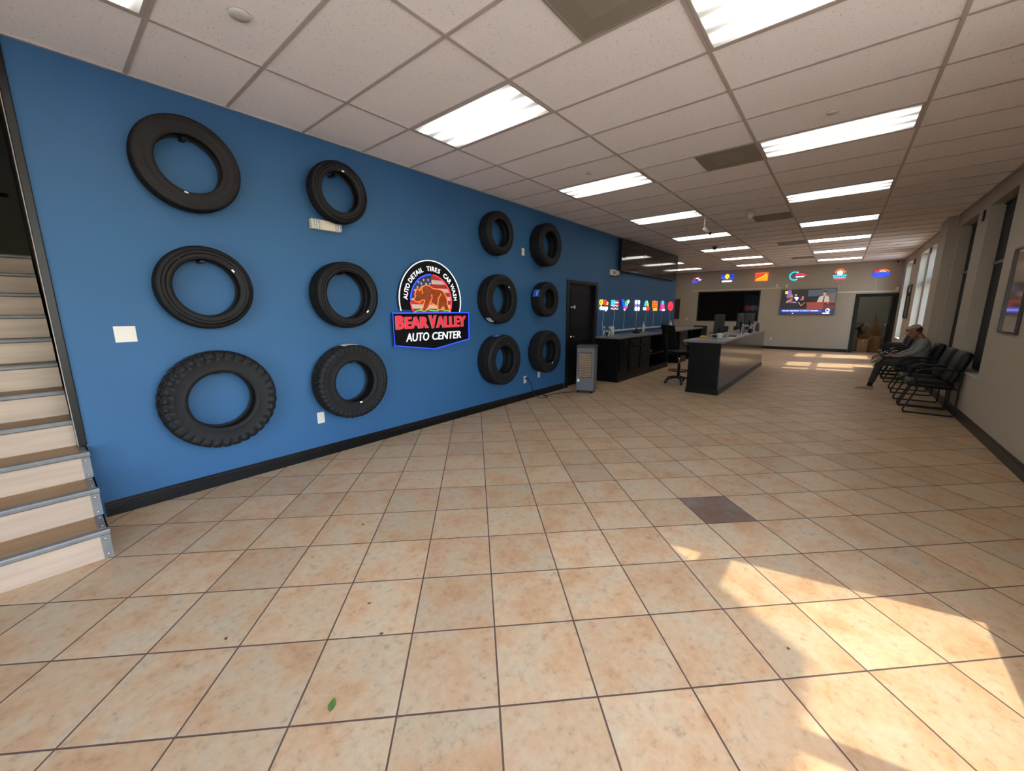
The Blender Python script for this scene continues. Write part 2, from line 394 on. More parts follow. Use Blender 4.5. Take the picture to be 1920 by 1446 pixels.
wall('wall_far', M['beige'], 'Y', YR, YH, XF, XF + .14, H + .1, [(-5.93, -4.95, 0, 2.05), (-1.91, .46, 1.085, 2.35)])
wall('wall_back', M['beige'], 'Y', YR - .26, YW + .3, XB - .15, XB, H + .1, [(-5.6, -2.6, .08, 2.5)])
b = MB(); b.box(9.0, XF + .14, YH, YH + .1, 0, H + .1); struct(b.obj('wall_hall', M['beige']))
b = MB(); b.box(9.0, 9.1, YW + .15, YH, 0, H + .1); struct(b.obj('wall_hall_end', M['beige']))
# outer roof (keeps the daylight out of the ceiling void)
b = MB(); b.box(XB - .2, 19.4, -6.26, 6.6, 5.0, 5.1); b.box(XB - .2, XB - .1, YW + .3, 6.6, H, 5.0); b.box(XB - .2, 19.4, -6.26, -6.1, H + .1, 5.0); b.box(XB - .2, XB - .1, -6.26, YW + .3, H + .1, 5.0); b.box(19.3, 19.4, -6.26, 6.6, 0, 5.0); b.box(-2.6, 19.4, 6.5, 6.6, 0, 5.0)
struct(b.obj('roof', M['concrete']))
b = MB(); b.box(-40, 50, -50, -6.27, -.3, -.02); b.box(-40, XB - .31, -6.27, 20, -.3, -.02); struct(b.obj('ground_outside', M['concrete']))
b = MB(); b.box(4.5, 40, -26, -15.5, -.3, 6.6); struct(b.obj('sky_blocker_outside', mat('tan_sky_blocker', rgb(150, 136, 118), .9, var=(1, .06))))  # unseen block added to cut low sky light on the window jambs
# unseen occluder added outside, its edge shaped to cut the near sun patch
cz = 5.2
def sh(x, y): return (x + .205 * cz, y - .93 * cz)
cp = [sh(-.59, -3.80), sh(-1.10, -4.60), sh(-5.0, -4.60), (-4.5, -6.27), (2.0, -6.27), sh(-.37, -3.45)]
b = MB(); b.prism(cp, cz, cz + .12, 'XY'); struct(b.obj('sun_occluder_outside', M['concrete']))

# stairwell
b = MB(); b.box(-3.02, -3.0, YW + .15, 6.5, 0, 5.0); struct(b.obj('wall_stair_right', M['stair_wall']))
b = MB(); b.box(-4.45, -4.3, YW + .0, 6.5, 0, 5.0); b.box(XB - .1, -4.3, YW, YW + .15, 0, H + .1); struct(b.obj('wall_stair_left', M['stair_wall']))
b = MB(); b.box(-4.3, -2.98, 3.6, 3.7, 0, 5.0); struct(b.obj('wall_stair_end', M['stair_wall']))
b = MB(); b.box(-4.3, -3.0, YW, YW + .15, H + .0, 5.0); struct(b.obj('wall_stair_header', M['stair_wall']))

def baseboard(name, axis, a0, a1, w, sgn, h=.115, m=None):
    pr = [(0, 0), (.017, 0), (.017, h * .62), (.013, h * .66), (.013, h * .80), (.009, h * .86), (.009, h * .93), (.003, h), (0, h)]
    b = MB()
    if axis == 'X': b.prism([(w + sgn * p, q) for p, q in pr], a0, a1, 'YZ')
    else: b.prism([(w + sgn * p, q) for p, q in pr], a0, a1, 'XZ')
    return struct(b.obj(name, m or M['black_trim']))
baseboard('baseboard_left', 'X', -2.97, 3.52, YW, -1)
baseboard('baseboard_right', 'X', -5.5, 7.90, YR, 1, .13)
baseboard('baseboard_right_2', 'X', 7.9, 8.66, YR + .13, 1, .13)
baseboard('baseboard_right_3', 'X', 8.66, XF, YR, 1, .13)
baseboard('baseboard_far', 'Y', -4.85, YH, XF, -1, .11)

# black casing running up the stair opening
b = MB(); b.box(-3.034, -2.992, YW - .018, YW - .001, .585, H, .004); struct(b.obj('trim_3', M['black_trim']))
b = MB(); b.box(-3.038, -3.0005, YW, YW + .15, .585, H); struct(b.obj('trim_4', M['grid']))

# ------------------------------------------------------------------ windows in the right wall
MULL = (2.17, 2.29)
for k, (a, c) in enumerate(WIN):
    wz0 = (.12, .76)[k] if k < 2 else .65
    b = MB(); y0, y1 = YR - .21, YR - .15; f = .05
    b.box(a, a + f, y0, y1, wz0, wz1); b.box(c - f, c, y0, y1, wz0, wz1); b.box(a + f, c - f, y0, y1, wz0, wz0 + f); b.box(a + f, c - f, y0, y1, wz1 - f, wz1)
    b.box(a + f, c - f, y0, y1, *MULL)
    if k == 1: b.box(-1.24, -1.15, y0, y1, wz0 + f, MULL[0]); b.box(-1.24, -1.15, y0, y1, MULL[1], wz1 - f)
    w = struct(b.obj('window_%d' % (k + 1), M['window_frame']))
    b = MB(); b.box(a + f, c - f, YR - .183, YR - .177, wz0 + f, wz1 - f); b.obj('window_pane', M['glass'], w)
    b = MB(); b.box(a, c, YR - .15, YR + .012, wz0 - .0, wz0 + .008); b.obj('window_sill', M['white_plastic'], w)
for k, (a, c, lab) in enumerate([(4.605, 5.795, 'black roller blind drawn in the window nearest the camera'),
                                 (6.425, 7.655, 'black roller blind drawn in the window just before the wall pilaster'),
                                 (9.405, 10.25, 'black roller blind added to shade the window just past the wall pilaster')]):  # last blind is added, cut short so a thin sun strip passes
    t = thing('roller_blind', lab, 'blind', (0, 0, 0))
    b = MB(); b.box(a, c, YR - .149, YR - .145, wz0 + .03, wz1 - .03); b.obj('blind_fabric', M['blind'], t)
    b = MB(); b.cyl((a, YR - .136, wz1 - .014), (c, YR - .136, wz1 - .014), .012); b.obj('blind_roller', M['black_metal'], t)
    b = MB(); b.box(a, c, YR - .144, YR - .130, 2.165, 2.205, .004); b.obj('crossbar', M['grey_plastic'], t)
for x, lab in ((6.05, 'between the two nearest windows'), (10.52, 'between the two windows past the pilaster'), (13.2, 'near the far corner')):
    b = MB(); b.box(x - .03, x + .03, YR, YR + .02, 2.82, 2.97, .003)
    tag(b.obj('wall_plate', M['black_plastic']), 'small black wall bracket high on the right wall ' + lab, 'bracket')
# storefront behind the camera
b = MB(); x0, x1 = XB - .12, XB - .05
for y in (-5.6, -4.13, -2.66): b.box(x0, x1, y, y + .06, .08, 2.5)
for z in (.08, 1.1, 2.44): b.box(x0, x1, -5.54, -2.66, z, z + .06)
w = struct(b.obj('window_8', M['window_frame'])); b = MB(); b.box(XB - .09, XB - .084, -5.55, -2.63, .1, 2.45); b.obj('window_pane', M['glass_clear'], w)

# ------------------------------------------------------------------ door in the blue wall
def casing(b, x0, x1, z1, y, wdt=.10, th=.02):
    b.box(x0 - wdt * .4, x0 + wdt * .6, y - th, y, 0, z1, .004); b.box(x1 - wdt * .6, x1 + wdt * .4, y - th, y, 0, z1, .004); b.box(x0 - wdt * .4, x1 + wdt * .4, y - th, y, z1, z1 + wdt * .6, .004)
b = MB(); casing(b, 3.60, 4.78, 2.08, YW, .10); b.box(3.64, 3.67, YW, YW + .15, 0, 2.1); b.box(4.71, 4.74, YW, YW + .15, 0, 2.1); b.box(3.67, 4.71, YW, YW + .15, 2.07, 2.1)
d = struct(b.obj('door_1', M['black_trim']))
b = MB(); b.box(3.67, 4.71, YW + .06, YW + .10, .01, 2.07)
for (xa, xb, za, zb) in ((3.80, 4.58, .25, .95), (3.80, 4.58, 1.15, 1.95)):
    b.box(xa, xb, YW + .052, YW + .061, za, zb, .006)
b.obj('door_slab', M['black_wood'], d)
b = MB(); b.cyl((3.82, YW + .052, 1.02), (3.82, YW + .02, 1.02), .026); b.box(3.80, 3.93, YW + .01, YW + .025, 1.01, 1.03, .004); b.obj('door_handle', M['chrome'], d)
b = MB(); b.box(3.78, 3.90, YW + .038, YW + .052, 1.60, 1.625, .003); b.box(3.93, 3.965, YW + .03, YW + .052, 1.585, 1.65, .004); b.obj('door_latch', M['chrome'], d)

# ------------------------------------------------------------------ stairs
NS = 11; RISE = .19; RUN = .28; Y0 = -1.10
st = thing('staircase', 'wooden staircase with pale risers and grey metal nosings at the left edge', 'stairs', (-3.65, Y0, 0))
ox, oy = -3.65, Y0
X0, X1 = -4.298 - ox, -3.006 - ox
for k in range(NS):
    y = k * RUN; z = k * RISE
    b = MB(); b.box(X0, X1 - (0 if k < 3 else .034), y, y + .018, z + (.0 if k == 0 else .0), z + RISE - .022); b.obj('riser', M['riser_wood'], st)
    b = MB(); b.box(X0, X1 - (0 if k < 3 else .034), y, y + RUN + .0 if k < NS - 1 else y + 1.8, z + RISE - .022, z + RISE, .002); b.obj('tread', M['tread_wood'], st)
    b = MB(); xe = X1 + .012 if k < 3 else X1 - .034
    prof = [(y - .022, z + RISE + .004), (y - .027, z + RISE - .006), (y - .026, z + RISE - .022), (y - .018, z + RISE - .030), (y - .001, z + RISE - .030), (y - .001, z + RISE), (y + .018, z + RISE + .0005), (y + .018, z + RISE + .004)]
    b.prism(prof, X0, xe, 'YZ'); b.obj('nosing', M['galv'], st)
b = MB()   # grey metal edge strip that follows the open end of the first three steps
e0 = X1 + .001
for k in range(3):
    y = k * RUN; z = k * RISE
    b.box(e0 - .035, e0 + .008, y - .008, y - .0008, z, z + RISE - .032); b.box(e0 + .0, e0 + .008, y - .0, y + .03, z, z + RISE - .002)
    b.box(e0 - .035, e0 + .008, y + .02, y + RUN - .01, z + RISE + .0008, z + RISE + .006); b.box(e0, e0 + .008, y + .02, y + RUN - .01, z + RISE - .035, z + RISE + .006)
eo = b.obj('edge_strip', M['galv'], st)
for k in range(3):
    y = k * RUN; z = k * RISE
    for dz in (.03, RISE - .055):
        b = MB(); b.lathe([(.0, .004), (.005, .003), (.007, 0)], (0, 0, 0), 12, 'Y'); s = b.obj('screw', M['screw'], eo); s.location = (e0 - .014, y - .012, z + dz)
        s.scale = (1, -1, 1)
    if k < 2:
        for dy in (.06, RUN - .06):
            b = MB(); b.lathe([(.007, 0), (.005, .003), (0, .004)], (0, 0, 0), 12, 'Z'); s = b.obj('screw', M['screw'], eo); s.location = (e0 - .014, y + dy, z + RISE + .006)
b = MB(); b.prism([(0.02, 0), (RUN * 3, 0), (RUN * 3, RISE * 3 - .03), (RUN * 2 + .02, RISE * 3 - .03), (RUN * 2 + .02, RISE * 2 - .03), (RUN + .02, RISE * 2 - .03), (RUN + .02, RISE - .03), (.02, RISE - .03)], e0 - .02, e0 - .002, 'YZ')
b.obj('stringer', M['riser_wood'], st)
t = thing('handrail', 'dark brown handrail on the far stairwell wall', 'handrail', (-3.65, 3.6, 2.9))
b = MB(); b.tube([(-.6, -.07, .06), (.55, -.07, .06)], .024, 12); b.obj('rail', M['rail'], t)
for x in (-.4, .3): b = MB(); b.tube([(x, -.07, .04), (x, -.07, -.01), (x, 0.0, -.02)], .008, 8); b.obj('bracket', M['black_metal'], t)

# ------------------------------------------------------------------ tires
def tire(label, x, z, R, Wd, r, style, marks=(), dusty=False, gap=.012):
    t = thing('tire', label, 'tire', (x, YW, z), 0, 'tires hung on the blue wall')
    N = 264; MM = 25; half = Wd * .43; cy = -(gap + Wd / 2)
    seed = random.random() * 10; nper = {'street': 66, 'at': 44, 'mt': 34}[style]; dep = {'street': .0075, 'at': .011, 'mt': .022}[style]
    def groove(th, u):
        g = 0
        if style == 'street':
            for c in (-.62, -.2, .2, .62):
                if abs(u - c) < .055: g = 1
            ph = (th * nper / (2 * PI) + .6 * abs(u)) % 1
            if abs(u) > .25 and ph < .22: g = max(g, .6)
        elif style == 'at':
            zig = .06 * (1 if (th * nper / (2 * PI)) % 1 < .5 else -1)
            for c in (-.45 + zig, .45 + zig, zig):
                if abs(u - c) < .07: g = 1
            ph = (th * nper / (2 * PI) + (.5 if u > 0 else 0) + .8 * abs(u)) % 1
            if ph < .3: g = 1
        else:
            ph = (th * nper / (2 * PI) + (.5 if u > 0 else 0) + .5 * abs(u)) % 1
            if abs(u) > .3 and ph < .38: g = 1
            if abs(abs(u) - .3) < .08 and ph < .7: g = 1
            if abs(u) <= .25 and (ph + .3) % 1 < .3: g = 1
        return g
    def tr(i, j):
        th = 2 * PI * i / N; u = -1 + 2 * j / (MM - 1)
        rad = R - .030 * R * abs(u) ** 2.6 - dep * groove(th, u)
        if abs(u) > .999: rad = R * .955 - .004
        return Vector((rad * math.cos(th), cy + half * u, rad * math.sin(th)))
    b = MB(); b.grid(N, MM, tr, wrap_u=True); o = b.obj('tread', M['rubber_tread'], t)
    for p in o.data.polygons: p.use_smooth = style == 'street'
    mid = (R + r) / 2; hw = Wd / 2
    side = [(half * .985, R * .957), (half * 1.04, R * .945), (hw * .95, R * .90), (hw * .985, R * .87), (hw * .975, R * .865), (hw, mid + .02), (hw * 1.0, mid), (hw * .985, mid - .004), (hw * .975, mid - .012), (hw * .96, r + .05), (hw * .95, r + .035), (hw * .965, r + .030), (hw * .955, r + .022), (hw * .90, r + .012), (hw * .84, r + .002), (hw * .76, r), (hw * .70, r + .006), (hw * .78, r + .03), (hw * .90, mid), (hw * .80, R * .90), (half * .6, R - .032)]
    lug = {'street': 0, 'at': .35, 'mt': 1}[style]
    def sw(sgn):
        def f(i, j):
            th = 2 * PI * i / N; yy, rr = side[j]
            k = 0
            if lug and j in (1, 2, 3, 4):
                ph = (th * nper / (2 * PI) + (.5 if sgn > 0 else 0) + .5) % 1
                k = .011 * lug * (1 if ph > .38 else -.6)
            if style == 'street' and j in (3, 4): k = .001 * (1 if (th * 40 / PI) % 1 > .5 else 0)
            if j in (6, 7) and ((th + seed) % (PI)) < .95: k += .0016 * (1 if (th * 34) % 1.7 > .6 else 0)
            return Vector(((rr + (k * .6 if lug else 0)) * math.cos(th), cy + sgn * (yy + k), (rr + (k * .6 if lug else 0)) * math.sin(th)))
        return f
    b = MB(); b.grid(N, len(side), sw(1), wrap_u=True); b.grid(N, len(side), sw(-1), wrap_u=True)
    b.grid(64, 2, lambda i, j: Vector(((R - .032) * math.cos(2 * PI * i / 64), cy + (half * .62) * (1 if j else -1), (R - .032) * math.sin(2 * PI * i / 64))), wrap_u=True)
    b.obj('sidewall', M['rubber_dusty' if dusty else 'rubber'], t)
    b = MB(); b.box(-.018, .018, -gap - Wd * .55, -.001, r - .020, r - .001, .003); b.obj('wall_bracket', M['black_metal'], t)
    for mk in marks:
        kind = mk[0]
        if kind == 'bead':      # small white barcode label on the front bead
            th0, dt = math.radians(mk[1]), .055
            b = MB(); b.grid(7, 2, lambda i, j: Vector(((r + .008 + .012 * j) * math.cos(th0 + dt * (i / 3 - 1)), cy - hw * (.885 + .07 * j) - .0015, (r + .008 + .012 * j) * math.sin(th0 + dt * (i / 3 - 1)))))
            b.obj('bead_label', M['white_paper'], t)
        elif kind == 'dot':
            th0 = math.radians(mk[1]); rr = r + .05
            b = MB(); b.lathe([(.0065, 0), (.005, -.002), (0, -.0022)], (rr * math.cos(th0), cy - hw * .965, rr * math.sin(th0)), 12, 'Y'); b.obj('paint_dot', M['yellow'], t)
        else:                   # paper band wrapped over the tread
            a0, a1, u0, u1, mm = math.radians(mk[1]), math.radians(mk[2]), mk[3], mk[4], mk[5]
            def f(i, j):
                th = a0 + (a1 - a0) * i / 16; u = u0 + (u1 - u0) * j / 6; rad = R - .030 * R * abs(u) ** 2.6 + .0015
                return Vector((rad * math.cos(th), cy + half * u, rad * math.sin(th)))
            b = MB(); b.grid(17, 7, f); s = b.obj('tread_sticker', mm, t)
            def f2(i, j):
                th = a0 + (a1 - a0) * (.15 + .7 * i / 10); u = u0 + (u1 - u0) * (.3 + .12 * j); rad = R - .030 * R * abs(u) ** 2.6 + .0028
                return Vector((rad * math.cos(th), cy + half * u, rad * math.sin(th)))
            b = MB(); b.grid(11, 2, f2); b.obj('sticker_print', M['white_paper'] if mm != M['white_paper'] else M['dark_grey'], s)
    return t
M['sticker_blue'] = mat('blue_tire_sticker', rgb(40, 90, 190), .5, var=(20, .1))
C1, C2, C3, C4 = -2.165, -.99, 1.435, 2.68
tire('dusty highway tire at the top of the column nearest the stairs', C1, 2.664, .343, .155, .207, 'street', [('bead', -103)], True)
tire('thin highway tire with a yellow dot, middle of the column nearest the stairs', C1, 1.734, .331, .165, .222, 'street', [('bead', 38), ('dot', 128)])
tire('largest tire, knobby mud tread with big shoulder lugs, low beside the stairs', C1 - .01, .801, .42, .19, .237, 'mt')
tire('tire at the top of the second column, just over the emergency light', C2, 2.70, .29, .145, .187, 'street', [('bead', 80)], gap=.078)
tire('wide-hole tire in the middle of the second column, left of the neon bear sign', C2, 1.708, .337, .23, .234, 'street', [('bead', -42)])
tire('blocky all-terrain tire with a white paper band, low in the second column over an outlet', C2, .795, .403, .21, .218, 'at', [('bead', -80), ('band', 78, 103, -.75, .5, M['white_paper'])])
tire('tire at the top of the first column right of the neon bear sign', C3, 2.665, .309, .185, .189, 'street')
tire('tire in the middle of the first column right of the neon bear sign', C3, 1.716, .367, .21, .215, 'street', [('bead', 52), ('band', 228, 245, -.6, .4, M['white_paper'])])
tire('tire low in the first column right of the bear sign, blue sticker on its top', C3, .798, .392, .26, .215, 'street', [('dot', 75), ('band', 95, 112, -.7, .5, M['sticker_blue'])])
tire('tire at the top of the column nearest the black door', C4, 2.65, .35, .224, .207, 'street')
tire('smallest tire, blue sticker on its tread, middle of the column nearest the black door', C4, 1.741, .302, .21, .168, 'street', [('band', 148, 172, -.8, .6, M['sticker_blue'])])
tire('all-terrain tire low in the column nearest the black door', C4, .823, .378, .235, .202, 'at', [('bead', -70)])

# ------------------------------------------------------------------ big neon sign
G = {'white': glow('white_neon', (.9, .95, 1), 1.15), 'blue': glow('blue_neon', (.015, .06, 1.0), 1.5), 'red': glow('red_neon', (1.0, .03, .06), 1.0),
     'orange': glow('orange_neon', (1.0, .14, .01), 1.5), 'green': glow('green_neon', (.03, .8, .08), 1.0), 'yellow': glow('yellow_neon', (1.0, .62, .03), 1.2),
     'cyan': glow('cyan_neon', (.03, .6, 1.0), 1.3), 'pink': glow('pink_neon', (1.0, .04, .30), 1.3), 'purple': glow('purple_neon', (.35, .05, 1.0), 1.3)}
M['sign_black'] = mat('black_acrylic_sign_panel', rgb(12, 12, 15), .25, var=(3, .1))
M['flag_red'] = mat('printed_flag_red', rgb(170, 40, 45), .5, var=(9, .1)); M['flag_white'] = mat('printed_flag_white', rgb(205, 190, 180), .5, var=(9, .1))
M['flag_blue'] = mat('printed_flag_blue', rgb(40, 48, 90), .5, var=(9, .1)); M['bear_brown'] = mat('printed_bear_brown', rgb(140, 62, 24), .5, var=(18, .35))
M['letter_tan'] = mat('tan_letter_side', rgb(150, 125, 110), .5, var=(9, .05)); M['letter_red'] = mat('red_lit_letter', rgb(190, 40, 60), .4, emit=(1, .04, .08), es=.32, var=(9, .05))
sc_ = (0.219, 1.679)
sg = thing('neon_sign', 'big lit neon sign with an orange bear and the words Bear Valley Auto Center', 'sign', (0, YW, 0))
def P2(p, y): return Vector((p[0], y, p[1]))
yb = -.035
b = MB(); ar = .507
arch = [(sc_[0] + ar * math.cos(a), sc_[1] + ar * math.sin(a)) for a in [math.radians(v) for v in range(-17, 198, 5)]]
b.prism(arch, yb, yb - .012, 'XZ'); b.obj('arch_panel', M['sign_black'], sg)
shp = [(-.395, 1.522), (.848, 1.522), (.845, 1.15), (.217, 1.052), (-.390, 1.135)]
b = MB(); b.prism(shp, yb - .013, yb - .030, 'XZ'); b.obj('shield_panel', M['sign_black'], sg)
for (x, z) in ((-.1, 1.9), (.5, 1.9), (-.25, 1.3), (.65, 1.3)):
    b = MB(); b.cyl((x, -.0005, z), (x, yb, z), .012); b.obj('standoff', M['chrome'], sg)
b = MB(); b.tube([P2((sc_[0] + .497 * math.cos(math.radians(a)), sc_[1] + .497 * math.sin(math.radians(a))), yb - .018) for a in range(-17, 198, 4)], .006); tag(b.obj('arch_tube', G['white'], sg), 'white neon arch')
b = MB(); b.tube([P2(p, yb - .038) for p in shp], .0075, closed=True); tag(b.obj('shield_border_tube', G['blue'], sg), 'blue neon border')
rc = (.2178, 1.6707); rr_ = .331
def arc(a0, a1, y, st_=5, R_=rr_): return [P2((rc[0] + R_ * math.cos(math.radians(a)), rc[1] + R_ * math.sin(math.radians(a))), y) for a in range(a0, a1 + 1, st_)]
b = MB(); b.tube(arc(90, 180, yb - .018), .008); tag(b.obj('ring_tube', G['blue'], sg), 'blue left arc')
b = MB(); b.tube(arc(-25, 85, yb - .018), .008); tag(b.obj('ring_tube', G['red'], sg), 'red right arc')
b = MB(); b.tube(arc(182, 205, yb - .018), .008); tag(b.obj('ring_tube', G['red'], sg), 'short red lower left arc')
# flag disc: stripes and canton cut to the circle
def band(z0, z1, x0=-9, x1=9):
    pts = []; n = 10; Rr = .322
    for i in range(n + 1):
        z = z0 + (z1 - z0) * i / n; w = math.sqrt(max(0, Rr * Rr - (z - rc[1]) ** 2)); pts.append((min(rc[0] + w, x1), z))
    for i in range(n, -1, -1):
        z = z0 + (z1 - z0) * i / n; w = math.sqrt(max(0, Rr * Rr - (z - rc[1]) ** 2)); pts.append((max(rc[0] - w, x0), z))
    return pts
b = MB()
zz = [1.525 + i * (1.990 - 1.525) / 9 for i in range(10)]
for i in range(9):
    b.mi = 0 if i % 2 == 0 else 1; b.prism(band(zz[i], zz[i + 1]), yb - .0125, yb - .0135, 'XZ')
b.mi = 2; b.prism(band(1.70, 1.990, -9, .222), yb - .0136, yb - .0145, 'XZ')
b.mi = 1
for (x, z) in ((.10, 1.93), (.17, 1.935), (.06, 1.885), (.135, 1.885), (.195, 1.89), (.0, 1.84), (.02, 1.90), (-.04, 1.80), (.07, 1.845)):
    st5 = []
    for q in range(10):
        a = PI / 2 + q * PI / 5; R_ = .021 if q % 2 == 0 else .009; st5.append((x + R_ * math.cos(a), z + R_ * math.sin(a)))
    b.prism(st5, yb - .0146, yb - .0155, 'XZ')
b.obj('flag_disc', [M['flag_red'], M['flag_white'], M['flag_blue']], sg)
fill = [(-.03, 1.797), (.051, 1.827), (.139, 1.863), (.244, 1.826), (.335, 1.822), (.397, 1.804), (.439, 1.757), (.469, 1.7), (.478, 1.62), (.502, 1.56), (.45, 1.555), (.396, 1.60), (.366, 1.564), (.301, 1.56), (.30, 1.611), (.251, 1.625), (.193, 1.652), (.16, 1.61), (.123, 1.568), (.024, 1.559), (.059, 1.582), (.075, 1.63), (.097, 1.67), (.077, 1.683), (.045, 1.668), (.012, 1.654), (-.027, 1.659), (-.062, 1.68), (-.06, 1.70), (-.042, 1.73), (-.052, 1.75)]
b = MB(); b.prism(fill, yb - .0158, yb - .0168, 'XZ'); b.obj('bear_print', M['bear_brown'], sg)
lines = [[(-.055, 1.743), (-.032, 1.793), (-.018, 1.814), (.007, 1.809), (.024, 1.792)], [(.026, 1.795), (.033, 1.825), (.051, 1.829), (.062, 1.796), (.07, 1.763)],
         [(.051, 1.827), (.086, 1.854), (.139, 1.868), (.192, 1.856), (.244, 1.828), (.335, 1.825), (.397, 1.809), (.439, 1.757), (.469, 1.7), (.478, 1.623), (.502, 1.564), (.507, 1.531)],
         [(-.055, 1.743), (-.04, 1.73), (-.067, 1.694), (-.06, 1.671), (-.027, 1.657), (.005, 1.662), (.011, 1.644), (.041, 1.671), (.077, 1.685), (.097, 1.674), (.073, 1.628), (.059, 1.582), (.018, 1.556)],
         [(.21, 1.755), (.213, 1.704), (.181, 1.657), (.16, 1.61), (.123, 1.568)], [(.193, 1.652), (.251, 1.625), (.3, 1.611)], [(.37, 1.77), (.323, 1.707), (.312, 1.659), (.299, 1.555)],
         [(.366, 1.564), (.396, 1.601), (.424, 1.564)]]
b = MB()
for l in lines: b.tube(catmull([P2(p, yb - .023) for p in l], 5), .0055, 6)
tag(b.obj('bear_outline_tube', G['orange'], sg), 'orange neon bear outline')
gr = [(-.08, 1.532), (-.022, 1.55), (.023, 1.556), (.08, 1.54), (.128, 1.566), (.187, 1.554), (.247, 1.547), (.297, 1.549), (.323, 1.567), (.373, 1.564), (.436, 1.544), (.462, 1.554), (.511, 1.534)]
b = MB(); b.tube(catmull([P2(p, yb - .028) for p in gr], 4), .005, 6); tag(b.obj('grass_tube', G['green'], sg), 'green neon ground line')
RX = Matrix.Rotation(PI / 2, 4, 'X')
def TM(x, y, z, rot=0, sx=1, sz=1): return Matrix.Translation((x, y, z)) @ Matrix.Rotation(-rot, 4, 'Y') @ RX @ Matrix.Diagonal((sx, sz, 1, 1))
s_ = 'AUTO DETAIL  TIRES  CAR WASH'; b = None; wrd = ''
wd = {'I': .6, ' ': .62, 'W': 1.35, 'L': .85, 'T': .9, 'A': 1.02}
ws = [wd.get(c, 1) for c in s_]; tot = sum(ws); acc = 0
for c, w_ in zip(s_, ws):
    f = (acc + w_ / 2) / tot; acc += w_; a = math.radians(178 - 176 * f)
    if c == ' ' and b is not None: tag(b.obj('arc_lettering', G['white'], sg), 'white word ' + wrd); b = None; wrd = ''
    if c != ' ':
        if b is None: b = MB()
        wrd += c
        b.text(c, .082, TM(rc[0] + .402 * math.cos(a), yb - .018, rc[1] + .402 * math.sin(a), a - PI / 2, .92, 1), .003, .0002)
tag(b.obj('arc_lettering', G['white'], sg), 'white word ' + wrd)
NAME = [('B', -.352, -.238, 1.328, 1.492), ('EAR', -.222, .130, 1.332, 1.478), ('V', .142, .262, 1.322, 1.495), ('ALLEY', .262, .792, 1.330, 1.480)]
for k, (c, x0, x1, z0, z1) in enumerate(NAME):
    b = MB(); b.fit(c, x0 - .012, x1 - .012, z0 - .004, z1 - .004, yb - .033, .003, .006); sh_ = b.obj('letter_shadow', M['letter_tan'], sg)
    b = MB(); b.fit(c, x0 + .004, x1 + .002, z0, z1, yb - .040, .004, .006); tag(b.obj('name_lettering', M['letter_red'], sg), 'red letters ' + c)
b = MB(); b.fit('AUTO', -.222, .135, 1.172, 1.276, yb - .036, .003, .0005, .12); tag(b.obj('name_lettering', G['white'], sg), 'white word AUTO')
b = MB(); b.fit('CENTER', .178, .702, 1.172, 1.272, yb - .036, .003, .0005, .12); tag(b.obj('name_lettering', G['white'], sg), 'white word CENTER')

# ------------------------------------------------------------------ small signs on the blue wall, each with its own power cord to the white raceway
def sign(name, label, x, z, w, h, axis='L', back=None):
    # local frame: x right (as seen from the room), z up, front toward -Y; for the far wall it is turned
    if axis == 'L': t = thing(name, label, 'sign', (x, YW, z), 0, 'small neon signs on the blue wall')
    else: t = thing(name, label, 'sign', (XF, x, z), -PI / 2, 'small neon signs on the far wall')
    b = MB()
    if back:
        b.prism(back, -.008, -.014, 'XZ')
    else:
        b.box(-w / 2, w / 2, -.014, -.008, -h / 2, h / 2, .002)
    for q in (-.3, .3): b.cyl((w * q, -.0005, h * .2), (w * q, -.008, h * .2), .008, 8)
    b.obj('backing_panel', M['acrylic'], t)
    return t
M['clear_dark'] = mat('smoked_acrylic_backing', rgb(26, 30, 40), .3, var=(5, .1))
def tb(t, name, P, col, r=.007, closed=False, sm=0, y=-.024):
    b = MB()
    for l in P:
        l = [(p[0], y, p[1]) for p in l]
        b.tube(catmull(l, sm, closed) if sm else l, r, 6, closed)
    return b.obj(name, G[col], t)
def tx(t, name, items, col, y=-.022, off=.001):
    b = MB()
    for (s, size, x, z) in items: b.text(s, size, TM(x, y, z), .003, off)
    return b.obj(name, G[col], t)
def oval(cx, cz, rx, rz, n=20): return [(cx + rx * math.cos(2 * PI * i / n), cz + rz * math.sin(2 * PI * i / n)) for i in range(n)]
zs = 1.68; NS_ = []
t = sign('neon_sign', 'small neon sign reading oil change, nearest the black door', 5.12, zs, .46, .22); NS_.append((5.12, t))
tb(t, 'yellow_tube', [oval(-.16, .05, .045, .05)], 'yellow', .012, True); tx(t, 'letter_i', [('I', .15, -.07, .05)], 'yellow', off=.006)
tb(t, 'red_tube', [oval(.05, .05, .055, .05)], 'red', .014, True); tx(t, 'letter_l', [('L', .13, .05, .05)], 'red', off=.004); tb(t, 'yellow_drop', [oval(.16, .03, .022, .03)], 'yellow', .012, True)
tx(t, 'change_lettering', [('change', .145, 0, -.07)], 'white', off=.004)
t = sign('neon_sign', 'small square neon sign with a cyan corner and wavy pink stripes', 5.67, zs, .42, .24); NS_.append((5.67, t))
tb(t, 'cyan_tube', [[(-.17, .10), (-.03, .10), (-.03, .0), (-.17, .0)], [(-.13, .07), (-.13, .03), (-.07, .03), (-.07, .07)]], 'cyan', .010, True)
for k in range(6):
    x0 = 0.0 if k < 3 else -.18; z = .09 - k * .037
    tb(t, 'stripe_tube', [[(x0 + (.19 - x0) * i / 12, z + .010 * math.sin(i * 1.1)) for i in range(13)]], 'white' if k % 2 else 'red', .007, sm=3)
t = sign('neon_sign', 'small neon sign of crossed blue and white tools over a pink glow', 6.28, zs, .44, .26, back=[(-.22, .13), (.22, .13), (.13, -.13), (-.12, -.13)]); NS_.append((6.28, t))
